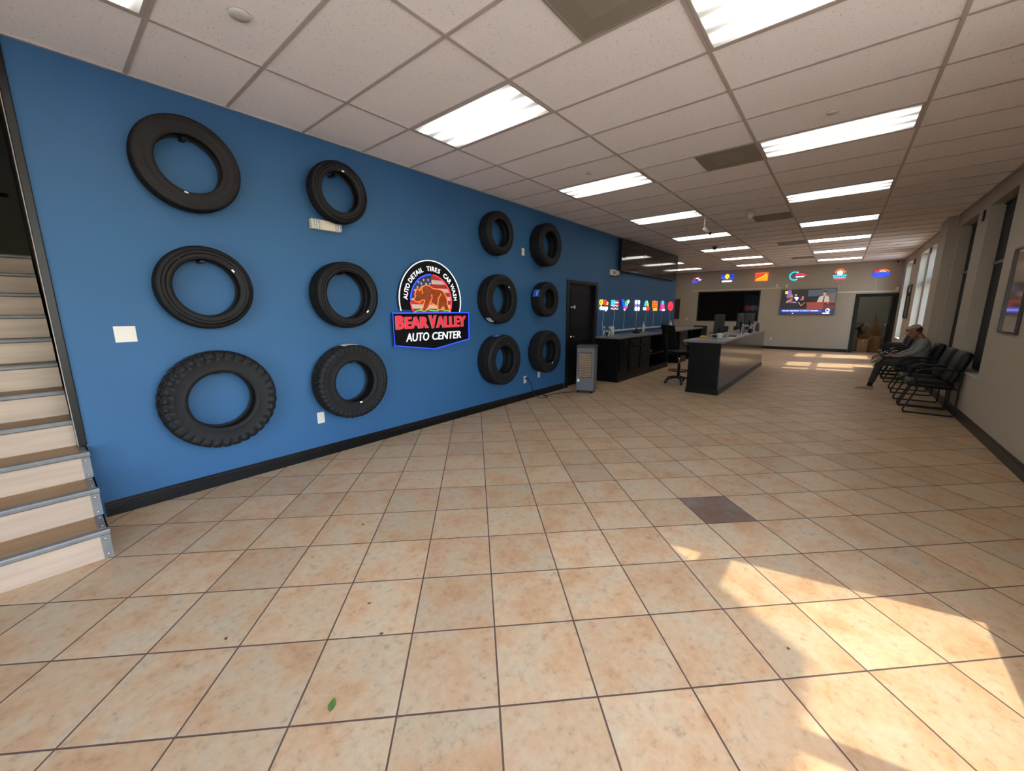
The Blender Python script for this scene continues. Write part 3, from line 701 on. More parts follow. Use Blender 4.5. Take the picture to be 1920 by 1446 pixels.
tb(t, 'blue_tube', [[(-.21, .13), (-.16, .13), (-.05, -.04), (-.10, -.06)]], 'blue', .014, True); tb(t, 'green_tube', [oval(.03, .04, .045, .05)], 'green', .012, True)
tb(t, 'white_tube', [oval(.16, .09, .035, .035), [(.13, .06), (.07, -.03)]], 'white', .009); tb(t, 'pink_tube', [[(-.08, -.05), (.0, -.09), (.10, -.05)], [(-.06, -.02), (.0, -.05), (.08, -.02)]], 'pink', .012); tb(t, 'white_base_tube', [[(-.07, -.10), (-.02, -.12)]], 'white', .014)
t = sign('neon_sign', 'small neon sign of four white wheels around a red and blue centre', 7.02, zs, .36, .27); NS_.append((7.02, t))
for (x, z) in ((-.09, .08), (.09, .08), (-.09, -.085), (.09, -.085)): tb(t, 'wheel_tube', [oval(x, z, .042, .048)], 'white', .012, True)
tb(t, 'blue_tube', [[(0, .04), (.05, 0), (0, -.04), (-.05, 0)]], 'blue', .014, True); tb(t, 'red_tube', [[(-.16, 0), (-.08, 0)], [(.08, 0), (.16, 0)]], 'red', .015)
t = sign('neon_sign', 'small neon sign with a cyan and yellow arch above white and red blocks', 7.66, zs, .46, .26); NS_.append((7.66, t))
tb(t, 'cyan_tube', [[(-.10, -.02), (-.09, .06), (-.02, .12), (.03, .115)]], 'cyan', .016, sm=4); tb(t, 'yellow_tube', [[(.04, .10), (.09, .04), (.10, -.02)]], 'yellow', .014, sm=4); tb(t, 'green_tube', [[(-.03, .0), (.0, .05), (.04, .0)]], 'green', .01)
tb(t, 'white_tube', [[(-.20, -.06), (-.05, -.06), (-.05, -.11), (-.20, -.11)]], 'white', .014, True); tb(t, 'red_tube', [oval(.11, -.08, .06, .045)], 'red', .018, True)
t = sign('neon_sign', 'small tall orange neon sign patterned in small blocks', 8.28, zs, .44, .30); NS_.append((8.28, t))
for z in (.11, .04, -.03): tb(t, 'orange_tube', [[(-.19, z), (.19, z)]], 'orange', .012)
tb(t, 'orange_tube', [[(x, .13), (x, -.06)] for x in (-.17, -.05, .07, .18)], 'orange', .008); tb(t, 'yellow_tube', [[(-.10, -.12), (.18, -.12)], [(-.10, -.085), (.18, -.085)]], 'yellow', .012)
t = sign('neon_sign', 'small neon sign of a spray bottle, cyan on top and pink below', 8.92, zs, .42, .30); NS_.append((8.92, t))
tb(t, 'cyan_tube', [[(-.05, .13), (.05, .13), (.07, .06), (-.07, .06)], [(0, .15), (0, .11)]], 'cyan', .012, True); tb(t, 'pink_tube', [[(-.11, .03), (.11, .03), (.14, -.06), (-.14, -.06)], oval(0, -.01, .05, .04)], 'pink', .013, True)
tb(t, 'pink_base_tube', [[(-.22, -.11), (-.04, -.11)]], 'pink', .018); tb(t, 'white_tube', [[(.03, -.10), (.18, -.10), (.18, -.13), (.03, -.13)]], 'white', .014, True)
t = sign('neon_sign', 'small red round neon sign at the far end of the blue wall', 9.64, zs, .50, .28, back=oval(0, 0, .24, .14)); NS_.append((9.64, t))
tb(t, 'red_tube', [oval(0, 0, .21, .125), oval(0, -.01, .13, .08)], 'red', .017, True); tb(t, 'red_tip_tube', [[(-.06, -.02), (0, .05), (.06, -.02)]], 'red', .012)
for i, (x, t) in enumerate(NS_):
    b = MB(); dx = .02 * math.sin(i * 2.1)
    b.tube(catmull([(dx, -.010, -.12), (dx + .01, -.006, -.3), (dx - .012, -.006, -.45), (dx, -.008, -.580)], 5), .0045, 6); b.obj('power_cord', M['white_cord'], t)
# raceway along the blue wall
t = thing('cable_raceway', 'white surface raceway running along the blue wall above the counter', 'raceway', (7.5, YW, 1.075))
b = MB(); b.box(-2.3, 2.45, -.030, -.0005, -.02, .02, .004); b.obj('channel', M['white_cord'], t)
for x in (-1.6, -.75, -.3, .45, 1.5): b = MB(); b.box(x, x + .09, -.045, -.030, -.012, .03, .004); b.obj('power_adapter', M['white_plastic'], t)

# ------------------------------------------------------------------ wall plates and outlets
def plate(name, label, cat, x, z, kind, w=.072, h=.116, far=False):
    t = thing(name, label, cat, (XF, x, z) if far else (x, YW, z), -PI / 2 if far else 0)
    b = MB(); b.box(-w / 2, w / 2, -.006, -.0005, -h / 2, h / 2, .002); b.obj('cover_plate', M['white_plastic'], t)
    if kind == 'switch2':
        for q in (-.026, .026):
            b = MB(); b.prism([(-.0062, -.033), (-.0122, -.033), (-.0075, .033), (-.0062, .033)], q - .016, q + .016, 'YZ'); b.obj('rocker', M['white_plastic'], t)
    elif kind == 'outlet':
        for q in (-.021, .021):
            b = MB(); b.prism(oval(0, q, .0165, .0145), -.006, -.0085, 'XZ'); r_ = b.obj('receptacle', M['cream_plastic'], t)
            b = MB(); b.box(-.0075, -.0055, -.0092, -.0085, q - .004, q + .006); b.box(.0055, .0075, -.0092, -.0085, q - .004, q + .006); b.cyl((0, -.0085, q - .008), (0, -.0092, q - .008), .002, 8); b.obj('slots', M['black_plastic'], r_)
    elif kind == 'knob':
        b = MB(); b.box(-.014, .014, -.011, -.006, -.03, .03, .002); b.obj('control', M['cream_plastic'], t)
    return t
plate('light_switch', 'white double rocker light switch beside the stairs', 'light switch', -2.682, 1.378, 'switch2', .122, .12)
plate('power_outlet', 'white wall outlet under the all-terrain tire of the second column', 'outlet', -1.305, .428, 'outlet', .075, .12)
plate('power_outlet', 'white wall outlet with a black plug, low between the last two tire columns', 'outlet', 2.25, .355, 'outlet', .075, .13)
plate('power_outlet', 'white wall outlet just below the all-terrain tire nearest the black door', 'outlet', 2.665, .40, 'outlet', .075, .12)
plate('wall_control', 'small white control high between the two top right tires', 'wall control', 2.19, 2.50, 'knob')
plate('power_outlet', 'white outlet low on the far wall right of the long desk', 'outlet', -2.44, .41, 'outlet', far=True)
plate('wall_control', 'white thermostat on the far wall left of the dark window', 'thermostat', .87, 1.17, 'knob', .13, .10, far=True)
plate('power_outlet', 'high outlet above the left corner of the wall television', 'outlet', -2.44, 2.50, 'outlet', .08, .13, far=True)
plate('wall_control', 'small white plate above the wall television, right of the high outlet', 'wall control', -2.76, 2.47, 'knob', .08, .13, far=True)

def emergency_light(label, x, z, w, h, d=.06, leds=True):
    t = thing('emergency_light', label, 'emergency light', (x, YW, z))
    b = MB(); b.box(-w / 2, w / 2, -d, -.0005, -h / 2, h / 2, .008); b.obj('housing', M['cream_plastic'], t)
    return t
t = emergency_light('beige emergency light with two LED panels, under the top tire of the second column', -1.09, 2.395, .30, .095)
for q in (-.105, .112):
    b = MB(); b.box(q - .042, q + .042, -.072, -.06, -.042, .042, .006); hd = b.obj('lamp_head', M['white_plastic'], t)
    for i in range(3):
        for j in range(4):
            b = MB(); cx_, cz_ = q + (i - 1) * .024, (j - 1.5) * .019
            b.lathe([(.008, 0), (.0065, -.004), (0, -.006)], (cx_, -.072, cz_), 10, 'Y'); b.obj('led', M['screw'], hd)
t = emergency_light('white emergency light with a swivel head, up the blue wall right of the black door', 5.50, 2.40, .26, .13)
b = MB(); b.tube([(.16, -.04, .0), (.16, -.09, .0)], .05, 14); b.obj('lamp_head', M['white_plastic'], t)
b = MB(); b.box(-.07, .05, -.064, -.06, -.03, .03); b.obj('label_plate', M['grey_plastic'], t)

# ------------------------------------------------------------------ menu screens on the blue wall
for i, lab in enumerate(('nearest of the three black screens under the ceiling', 'middle one of the three black screens under the ceiling', 'farthest of the three black screens under the ceiling')):
    x0 = 5.76 + i * 1.333
    t = thing('wall_screen', lab, 'screen', (x0 + .6665, YW, 2.455), 0, 'switched-off screens on the blue wall')
    b = MB(); b.box(-.664, .664, -.10, -.055, 0, .718, .004); b.obj('housing', M['pv_body'], t)
    b = MB(); b.box(-.652, .652, -.1012, -.1, .014, .704); b.obj('display', M['screen_off'], t)
    b = MB(); b.box(-.25, .25, -.055, -.0005, .2, .5); b.obj('wall_mount', M['black_metal'], t)

# ------------------------------------------------------------------ ceiling fixtures
def light_proto(label):
    t = thing('ceiling_light', label, 'ceiling light', (0, 0, 0), 0, 'lit ceiling panels')
    b = MB(); w, l = .2925, .597; f = .02
    b.box(-w, w, -l, -l + f, -.004, .02, .002); b.box(-w, w, l - f, l, -.004, .02, .002); b.box(-w, -w + f, -l + f, l - f, -.004, .02, .002); b.box(w - f, w, -l + f, l - f, -.004, .02, .002)
    b.obj('frame', M['grid'], t)
    b = MB(); b.box(-w + f, w - f, -l + f, l - f, -.001, .004); b.obj('lens', M['lens'], t)
    return t
ordn = ['', 'first', 'second', 'third', 'fourth', 'fifth', 'sixth', 'seventh', 'eighth']
proto = None
def place_light(i, y, lab):
    global proto
    loc = (.6096 * (i + .5), y, H)
    if proto is None: proto = light_proto(lab); proto.location = loc
    else: dup(proto, loc, 0, lab)
for n_, i in enumerate((-5, -1, 3, 7, 11, 15, 19, 23)):
    where = {0: 'cut off by the top left corner of the photo', 1: 'nearest whole panel in the row beside the blue wall', 7: 'last panel by the far wall in the row beside the blue wall'}.get(n_, 'panel %s from the front in the row beside the blue wall' % ordn[n_ + 1])
    place_light(i, -1.2192 * 1.5, 'lit ceiling panel, ' + where)
for n_, i in enumerate((-1, 3, 7, 11, 15, 19, 23)):
    where = {0: 'the big one cut off by the top of the photo', 1: 'nearest whole panel in the row on the window side', 6: 'last panel by the far wall in the row on the window side'}.get(n_, 'panel %s from the front in the row on the window side' % ordn[n_ + 1])
    place_light(i, -1.2192 * 3.5, 'lit ceiling panel, ' + where)
place_light(-5, -1.2192 * 3.5, 'lit ceiling panel over the camera, outside the photo')
for i, w_ in ((19, 'half hidden by the black screens, beyond the end of the blue wall'), (23, 'near the far wall, beyond the end of the blue wall')): place_light(i, .6096, 'lit ceiling panel ' + w_)

vp = None
for x, w_ in ((-1.2192 + .3048, 'big square vent at the top edge of the photo'), (1.8288 + .3048, 'between the two nearest rows of lit panels'), (5.4864 + .3048, 'beside the white dome sensor'), (9.144 + .3048, 'over the far half of the long desk'), (12.8016 + .3048, 'farthest one, near the far wall')):
    lab = 'grey perforated ceiling vent, ' + w_; loc = (x, -3.3528, H)
    if vp is None:
        vp = thing('ceiling_vent', lab, 'ceiling vent', loc, 0, 'square ceiling vents')
        b = MB(); w = .290; f = .018
        b.box(-w, w, -w, -w + f, -.004, .01, .002); b.box(-w, w, w - f, w, -.004, .01, .002); b.box(-w, -w + f, -w + f, w - f, -.004, .01, .002); b.box(w - f, w, -w + f, w - f, -.004, .01, .002)
        b.obj('frame', M['vent'], vp)
        m = mat('perforated_vent_plate', rgb(112, 102, 88), .6, var=(3, .06)); n = m.node_tree; tc = n.nodes.new('ShaderNodeTexCoord'); v = n.nodes.new('ShaderNodeTexVoronoi'); v.inputs['Scale'].default_value = 130; v.inputs['Randomness'].default_value = 0
        n.links.new(tc.outputs['Object'], v.inputs['Vector']); rp = n.nodes.new('ShaderNodeValToRGB'); n.links.new(v.outputs['Distance'], rp.inputs[0]); rp.color_ramp.elements[0].position = .28; rp.color_ramp.elements[0].color = (*rgb(50, 44, 38), 1); rp.color_ramp.elements[1].position = .36; rp.color_ramp.elements[1].color = (*rgb(142, 130, 114), 1)
        n.links.new(rp.outputs[0], n.nodes['Principled BSDF'].inputs['Base Color'])
        b = MB(); b.box(-w + f, w - f, -w + f, w - f, -.002, .004); b.obj('perforated_plate', m, vp)
        b = MB(); b.box(-.15, .15, -.15, .15, -.0035, -.0022); b.obj('centre_plate', M['vent'], vp)
    else: dup(vp, loc, 0, lab)
for (x, y, lab) in ((-2.10, -1.674, 'flat white round ceiling disc above the first tire'), (1.528, -1.932, 'small round ceiling sprinkler cover beside the third panel of the row by the blue wall'), (1.549, -4.27, 'flat round sprinkler cover just in front of a window-side panel'),
                    (5.82, -4.28, 'flat round sprinkler cover farther down the window-side row'), (5.80, -1.85, 'small round sprinkler cover near the bullet camera')):
    b = MB(); R_ = .055 if x < -1 else .042
    b.lathe([(R_, 0), (R_, -.006), (R_ * .96, -.010), (R_ * .3, -.011), (0, -.011)], (0, 0, 0), 32); o = b.obj('sprinkler_cover', M['white_plastic']); o.location = (x, y, H); tag(o, lab, 'ceiling cover')
t = thing('security_camera', 'white bullet security camera on a pole under the ceiling', 'camera', (4.95, -2.42, H))
b = MB(); b.lathe([(.05, 0), (.05, -.012), (.02, -.02)], (0, 0, 0), 20); b.cyl((0, 0, -.01), (0, 0, -.20), .012); b.obj('mount', M['white_plastic'], t)
b = MB(); b.tube([(-.03, .0, -.20), (.04, -.07, -.27)], .032, 16); b.obj('camera_body', M['white_plastic'], t)
b = MB(); b.tube([(.04, -.07, -.27), (.07, -.10, -.30)], .024, 16); b.obj('camera_lens', M['black_plastic'], t)
t = thing('dome_sensor', 'white dome sensor hanging beside a square ceiling vent', 'sensor', (5.05, -3.12, H))
b = MB(); b.lathe([(.055, 0), (.055, -.03), (.045, -.03)], (0, 0, 0), 24); b.obj('base', M['white_plastic'], t)
b = MB(); b.lathe([(.05, -.03), (.055, -.07), (.035, -.11), (0, -.125)], (0, 0, 0), 24); b.obj('dome', M['white_plastic'], t)
t = thing('dome_camera', 'grey dome camera on the ceiling over the long desk', 'camera', (8.7, -1.74, H))
b = MB(); b.lathe([(.06, 0), (.06, -.03), (.05, -.035)], (0, 0, 0), 24); b.obj('base', M['grey_plastic'], t)
b = MB(); b.lathe([(.05, -.03), (.048, -.06), (.03, -.085), (0, -.095)], (0, 0, 0), 24); b.obj('dome', M['dark_grey'], t)

# ------------------------------------------------------------------ far wall
b = MB(); casing_y = (-5.98, -4.90)
b.box(XF - .02, XF, -4.95, -4.86, 0, 2.05, .003); b.box(XF - .02, XF, -5.98, -5.93, 0, 2.05, .003); b.box(XF - .02, XF, -5.98, -4.86, 2.05, 2.11, .003)
b.box(XF, XF + .14, -4.98, -4.95, 0, 2.05); b.box(XF, XF + .14, -5.93, -5.90, 0, 2.05); b.box(XF, XF + .14, -5.90, -4.98, 2.0, 2.05)
d = struct(b.obj('door_2', M['black_trim']))
b = MB(); b.box(XF + .05, XF + .85, -5.90, -5.86, .01, 2.0); b.obj('door_slab', M['black_wood'], d)
b = MB(); b.cyl((XF + .75, -5.86, 1.0), (XF + .75, -5.80, 1.0), .025); b.box(XF + .74, XF + .76, -5.82, -5.79, .99, 1.01); b.obj('door_handle', M['chrome'], d)
b = MB(); f = .045
b.box(XF - .012, XF + .06, -1.91, -1.91 + f, 1.085, 2.35); b.box(XF - .012, XF + .06, .46 - f, .46, 1.085, 2.35); b.box(XF - .012, XF + .06, -1.91 + f, .46 - f, 1.085, 1.085 + f); b.box(XF - .012, XF + .06, -1.91 + f, .46 - f, 2.35 - f, 2.35)
w = struct(b.obj('window_9', M['window_frame'])); b = MB(); b.box(XF + .02, XF + .03, -1.88, .43, 1.12, 2.32); b.obj('window_pane', M['dark_glass'], w)
# back room behind the far door
b = MB(); b.box(18.6, 18.7, -6.2, -3.4, 0, 3); struct(b.obj('wall_storage_end', mat('grey_storage_wall', rgb(150, 150, 138), .8, var=(1, .04))))
b = MB(); b.box(16.04, 18.7, -3.5, -3.4, 0, 3); struct(b.obj('wall_storage_side', M['beige']))
b = MB(); b.box(16.04, 18.7, -6.0, -3.4, 2.9, 3.0); struct(b.obj('ceiling_storage', M['beige']))
s_l = dup(proto, (17.2, -4.6, 2.894), PI / 2, 'added unseen lit panel brightening the room beyond the far doorway')  # extra lamp out of view, added to brighten the storage room
def raceway(label, pts, r=.008):
    b = MB()
    for (a0, z0), (a1, z1) in zip(pts, pts[1:]): b.box(XF - .014, XF, min(a0, a1) - r, max(a0, a1) + r, min(z0, z1) - r, max(z0, z1) + r)
    return tag(b.obj('cable_raceway', M['cream_plastic']), label, 'raceway')
raceway('thin beige raceway on the far wall above the dark window', [(.69, 2.40), (-2.60, 2.42)])
raceway('thin beige raceway on the far wall above the open doorway', [(-4.32, 2.16), (-5.93, 2.20)])
raceway('thin upright raceway from a red and blue neon sign down to the doorway', [(-5.35, 2.63), (-5.35, 2.22)], .005)
raceway('thin upright raceway right of the wall television', [(-4.36, 2.45), (-4.36, 2.2)], .005)

# television showing the news
t = thing('television', 'wall television showing a press conference with a blue caption bar', 'television', (XF, -3.475, 1.385), -PI / 2)
b = MB(); b.box(-.84, .84, -.075, -.03, 0, .94, .004); b.obj('housing', M['pv_body'], t)
b = MB(); b.box(-.3, .3, -.03, -.0005, .3, .7); b.obj('wall_mount', M['black_metal'], t)
def scr(name, c, s=1.0): return mat(name, (.01, .01, .01), .3, emit=rgb(*c), es=s, var=None)
S = [scr('screen_dark', (26, 24, 30)), scr('screen_blue', (20, 60, 190), 1.6), scr('screen_grey', (60, 70, 82)), scr('screen_shirt', (170, 155, 140)), scr('screen_skin', (190, 110, 90)), scr('screen_podium', (130, 50, 40)),
     scr('screen_white', (225, 225, 240), 1.2), scr('screen_yellow', (250, 190, 40), 1.2), scr('screen_purple', (110, 90, 160)), scr('screen_black', (8, 8, 12)), scr('screen_navy', (28, 34, 80)), scr('screen_tan', (90, 80, 72)), scr('screen_darkred', (90, 30, 30))]
b = MB(); u = lambda x: -.83 + 1.66 * x; v = lambda y: .01 + .92 * (1 - y); dd = [-.0755]
def q(mi, x0, y0, x1, y1):
    b.mi = mi; dd[0] -= .0001; b.box(u(x0), u(x1), dd[0], -.075, v(y1), v(y0))
def pg(mi, P): b.mi = mi; dd[0] -= .0001; b.prism([(u(x), v(y)) for x, y in P], dd[0], -.075, 'XZ')
q(0, 0, 0, 1, 1); q(2, .5, .02, .8, .28); pg(9, [(.45, .3), (.8, .24), (.8, .55), (.45, .55)]); pg(11, [(.75, 0), (1, 0), (1, .55), (.88, .55), (.82, .2)]); pg(2, [(.76, 0), (1, 0), (1, .16), (.84, .2)])
pg(8, [(.12, 0), (.17, 0), (.20, .2), (.14, .35), (.09, .3)]); q(7, .06, .05, .115, .16)
pg(4, [(.16, .22), (.21, .2), (.22, .3), (.17, .32)]); pg(12, [(.12, .34), (.24, .32), (.27, .55), (.08, .55)]); pg(3, [(.09, .5), (.2, .36), (.22, .39), (.12, .53)])
pg(4, [(.25, .17), (.29, .17), (.295, .26), (.255, .27)]); pg(6, [(.24, .31), (.28, .29), (.33, .31), (.32, .42), (.29, .45)]); pg(10, [(.22, .32), (.27, .36), (.29, .47), (.35, .32), (.37, .45), (.30, .6), (.22, .5)])
pg(3, [(.17, .47), (.29, .51), (.29, .54), (.17, .50)]); pg(4, [(.39, .27), (.42, .27), (.43, .38), (.39, .38)]); pg(9, [(.34, .4), (.48, .4), (.5, .75), (.3, .75)]); pg(4, [(.36, .39), (.43, .39), (.42, .43), (.37, .43)])
pg(4, [(.33, .52), (.35, .5), (.39, .64), (.45, .52), (.46, .54), (.39, .68)])
pg(3, [(.67, .55), (.71, .3), (.76, .26), (.84, .26), (.88, .32), (.90, .55), (.87, .6), (.86, .55)]); pg(4, [(.77, .11), (.82, .11), (.825, .22), (.80, .27), (.77, .22)]); pg(9, [(.765, .09), (.825, .08), (.83, .13), (.77, .13)]); pg(9, [(.79, .29), (.805, .29), (.80, .54), (.775, .54)])
q(5, .5, .54, .80, .80); q(12, .8, .62, 1, .86); pg(5, [(.48, .52), (.95, .52), (.97, .56), (.48, .56)])
q(10, 0, .80, 1, 1); q(1, .02, .80, .42, .92); pg(1, [(.42, .80), (.78, .83), (.78, .91), (.42, .92)])
b.mi = 6; b.text('OF DEPUTY', .056, TM(u(.478), dd[0] - .0005, v(.865)), .0006, .001)
for x0_, x1_ in ((.05, .10), (.11, .16), (.17, .185), (.20, .26), (.27, .33), (.34, .372), (.585, .63), (.64, .72)): q(6, x0_, .848, x1_, .882)
pg(6, oval(.89, .85, .04, .08)); pg(1, oval(.885, .85, .022, .045)); q(6, .80, .94, .93, .99); pg(6, oval(.25, .975, .015, .02))
b.obj('display', S, t, recalc=False)

# neon signs on the far wall
def fsign(label, y, z, back=None, w=.4, h=.3): return sign('neon_sign', label, y, z, w, h, 'F', back)
t = fsign('leftmost small neon sign on the far wall, red star over blue and white strokes', .57, 2.88, w=.42, h=.26)
tb(t, 'blue_tube', [[(-.20, -.10), (0, -.10), (.05, -.05)], [(-.20, -.06), (-.02, -.06)]], 'blue', .02); tb(t, 'red_tube', [[(-.12, .08), (-.08, .0), (-.14, -.02)], [(-.05, .06), (-.14, .02)]], 'red', .014); tb(t, 'white_tube', [[(-.04, .07), (.08, .07)], [(.06, .0), (.16, -.01)]], 'white', .018); tb(t, 'purple_tube', [[(.10, .04), (.21, .0), (.10, -.05)]], 'purple', .014)
t = fsign('small neon sign on the far wall with a yellow bulb between blue bars', -.63, 2.91, w=.44, h=.36)
for s1 in (-1, 1): tb(t, 'blue_tube', [[(s1 * .10, .09), (s1 * .21, .12), (s1 * .21, -.03), (s1 * .11, -.03)]], 'blue', .018, True)
tb(t, 'yellow_tube', [oval(0, .05, .065, .075), [(-.03, -.04), (.03, -.04)], oval(0, .05, .025, .03)], 'yellow', .016, True); tb(t, 'white_tube', [[(-.19, -.13), (.19, -.13)], [(-.19, -.165), (.19, -.165)]], 'white', .013)
t = fsign('orange rectangular neon sign on the far wall with a slanted tool', -1.88, 2.87, w=.44, h=.32)
b = MB(); b.mi = 0; b.prism([(-.21, .15), (.21, .15), (.21, .09), (-.19, -.13), (-.21, -.10)], -.016, -.019, 'XZ'); b.mi = 1; b.prism([(.21, .09), (.21, -.15), (-.19, -.15), (-.19, -.13)], -.016, -.019, 'XZ')
b.obj('lit_panel', [mat('lit_red_orange_panel', (.3, .02, .01), .4, emit=(.75, .05, .01), es=.8), mat('lit_orange_panel', (.4, .1, .01), .4, emit=(1, .25, .01), es=1.2)], t)
tb(t, 'border_tube', [[(-.21, .15), (.21, .15), (.21, -.15), (-.21, -.15)]], 'orange', .012, True); tb(t, 'tool_tube', [[(-.17, -.10), (.10, .05), (.16, .12)], [(.10, .05), (.18, .06)]], 'yellow', .014)
t = fsign('neon sign on the far wall with a cyan C shape around a red car', -3.11, 2.84, w=.46, h=.34)
tb(t, 'cyan_tube', [[(-.14 + .15 * math.cos(math.radians(a)), .15 * math.sin(math.radians(a))) for a in range(50, 320, 12)]], 'cyan', .016); tb(t, 'red_tube', [[(-.08, .02), (.02, .08), (.14, .06), (.22, .0)], [(-.10, .05), (-.02, .08)]], 'red', .022); tb(t, 'white_tube', [[(-.10, -.04), (.16, -.03)], [(-.06, .13), (-.03, .14)]], 'white', .018)
t = fsign('far wall neon sign, white wheel under an orange arch over cyan and red bars', -4.325, 2.81, w=.40, h=.46)
tb(t, 'arch_tube', [[(.13 * math.cos(math.radians(a)), .07 + .13 * math.sin(math.radians(a))) for a in range(-10, 191, 15)]], 'orange', .014); tb(t, 'wheel_tube', [oval(0, .06, .07, .07), oval(0, .06, .025, .025)], 'white', .014, True)
for s1 in (-.19, .19): tb(t, 'cyan_tube', [[(s1, -.02), (s1 * .8, -.07)]], 'cyan', .012)
tb(t, 'cyan_tube', [[(-.19, -.02), (.19, -.02)], [(-.17, -.10), (.17, -.10)]], 'cyan', .012); tb(t, 'lug_tube', [[(x - .015, -.08), (x + .015, -.04)] for x in (-.12, -.06, 0, .06, .12)], 'cyan', .011); tb(t, 'red_tube', [[(-.15, -.16), (.15, -.16)]], 'red', .024)
t = fsign('wide blue neon sign with a red and orange top, over the far doorway', -5.43, 2.79, w=.5, h=.30, back=oval(0, 0, .25, .15))
tb(t, 'blue_tube', [[(-.22, -.04), (-.1, -.08), (.0, -.09), (.1, -.08), (.22, -.04)], [(-.22, .0), (.22, .0)], [(-.17, -.04), (.17, -.04)]], 'blue', .026); tb(t, 'red_tube', [[(-.17, .06), (-.05, .10)]], 'red', .026); tb(t, 'orange_tube', [[(-.05, .10), (.08, .12), (.2, .06)]], 'orange', .018); tb(t, 'white_tube', [[(-.05, .05), (.03, .08), (.12, .05)]], 'white', .009)
t = thing('security_camera', 'small round security camera in the far right ceiling corner', 'camera', (XF, -5.80, 3.15), -PI / 2)
b = MB(); b.lathe([(.045, 0), (.045, -.02), (.03, -.03)], (0, 0, 0), 20, 'Y'); b.obj('mount', M['white_plastic'], t); b = MB(); b.ell((0, -.045, 0), (.03, .03, .03)); b.obj('camera_lens', M['black_plastic'], t)
t = thing('motion_sensor', 'white wall sensor in the corner right of the far doorway', 'sensor', (XF, -5.90, 2.24), -PI / 2)
b = MB(); b.box(-.04, .05, -.06, -.0005, -.07, .07, .01); b.obj('housing', M['white_plastic'], t); b = MB(); b.box(-.025, .035, -.064, -.06, -.01, .05, .004); b.obj('sensor_lens', M['cream_plastic'], t)
# framed picture beyond the end of the blue wall
def picture(name, label, loc, rz, w, h, m_art, m_mat=None):
    t = thing(name, label, 'picture', loc, rz)
    b = MB(); f = .022
    b.box(-w / 2, w / 2, -.030, -.0005, -h / 2, -h / 2 + f, .003); b.box(-w / 2, w / 2, -.030, -.0005, h / 2 - f, h / 2, .003); b.box(-w / 2, -w / 2 + f, -.030, -.0005, -h / 2 + f, h / 2 - f, .003); b.box(w / 2 - f, w / 2, -.030, -.0005, -h / 2 + f, h / 2 - f, .003)
    b.obj('frame', M['rail'], t)
    b = MB(); b.box(-w / 2 + f, w / 2 - f, -.012, -.002, -h / 2 + f, h / 2 - f); b.obj('picture_sheet', m_art, t)
    return t
m_art = mat('picture_under_glass', rgb(110, 92, 78), .06, var=(4, .3), coat=1)
m_art2 = mat('dark_picture_under_glass', rgb(60, 46, 44), .08, var=(5, .4), coat=1)
picture('framed_picture', 'glossy framed picture on the near right wall reflecting the neon signs', (3.79, YR, 1.745), PI, .62, .94, m_art)
picture('framed_picture', 'tall dark framed picture on the right wall near the far corner', (13.2, YR, 1.77), PI, .84, .95, m_art2)
picture('framed_picture', 'dark framed picture on the far wall just past the end of the blue wall', (XF, 1.42, 1.62), -PI / 2, .4, .9, m_art2)

# ------------------------------------------------------------------ counter along the blue wall
CX0, CX1, CY = 4.80, 9.75, -.935
def cab_base(b, x0, x1): b.box(x0 - .015, x1 + .0, CY - .015, YW - .001, 0, .095, .004); b.box(x0 - .008, x1, CY - .008, YW - .001, .095, .112, .003)
t = thing('cabinet', 'black base cabinet with drawers and doors, nearest the black door', 'cabinet', (0, 0, 0))
b = MB(); cab_base(b, CX0, 6.62); b.box(CX0, CX0 + .02, CY, YW - .001, .112, .945); b.box(6.60, 6.62, CY, YW - .001, .112, .945); b.box(CX0 + .02, 6.60, YW - .02, YW - .001, .112, .945); b.box(CX0 + .02, 6.60, CY + .02, YW - .02, .112, .13)
b.box(CX0 + .02, 6.60, CY, CY + .02, .112, .20); b.box(CX0 + .02, 6.60, CY, CY + .02, .915, .945); b.box(CX0 + .02, 6.60, CY, CY + .02, .725, .76)
for x in (CX0 + .02, 5.30, 5.93, 6.53): b.box(x, x + .06, CY, CY + .019, .2, .915)
b.obj('body', M['black_wood'], t)
for (a, c) in ((4.90, 5.28), (5.38, 5.91), (6.01, 6.51)):
    b = MB(); b.box(a, c, CY - .016, CY - .001, .765, .905, .004); b.box(a + .04, c - .04, CY - .021, CY - .016, .79, .88, .004); dr = b.obj('drawer', M['black_wood'], t)
    b = MB(); m_ = (a + c) / 2; b.tube([(m_ - .04, CY - .02, .835), (m_ - .04, CY - .045, .835), (m_ + .04, CY - .045, .835), (m_ + .04, CY - .02, .835)], .005, 8); b.obj('handle', M['black_metal'], dr)
    b = MB(); b.box(a, c, CY - .016, CY - .001, .21, .715, .004); f = .055
    b.box(a, a + f, CY - .022, CY - .016, .21, .715, .002); b.box(c - f, c, CY - .022, CY - .016, .21, .715, .002); b.box(a + f, c - f, CY - .022, CY - .016, .21, .27, .002); b.box(a + f, c - f, CY - .022, CY - .016, .655, .715, .002); b.box(a + f + .03, c - f - .03, CY - .021, CY - .016, .30, .625, .004)
    dr = b.obj('cabinet_door', M['black_wood'], t)
    b = MB(); b.tube([(c - .03, CY - .02, .60), (c - .03, CY - .045, .60), (c - .03, CY - .045, .52), (c - .03, CY - .02, .52)], .005, 8); b.obj('handle', M['black_metal'], dr)
t = thing('open_cabinet', 'open black cabinet with a shelf under the counter, beside the drawer cabinet', 'cabinet', (0, 0, 0))
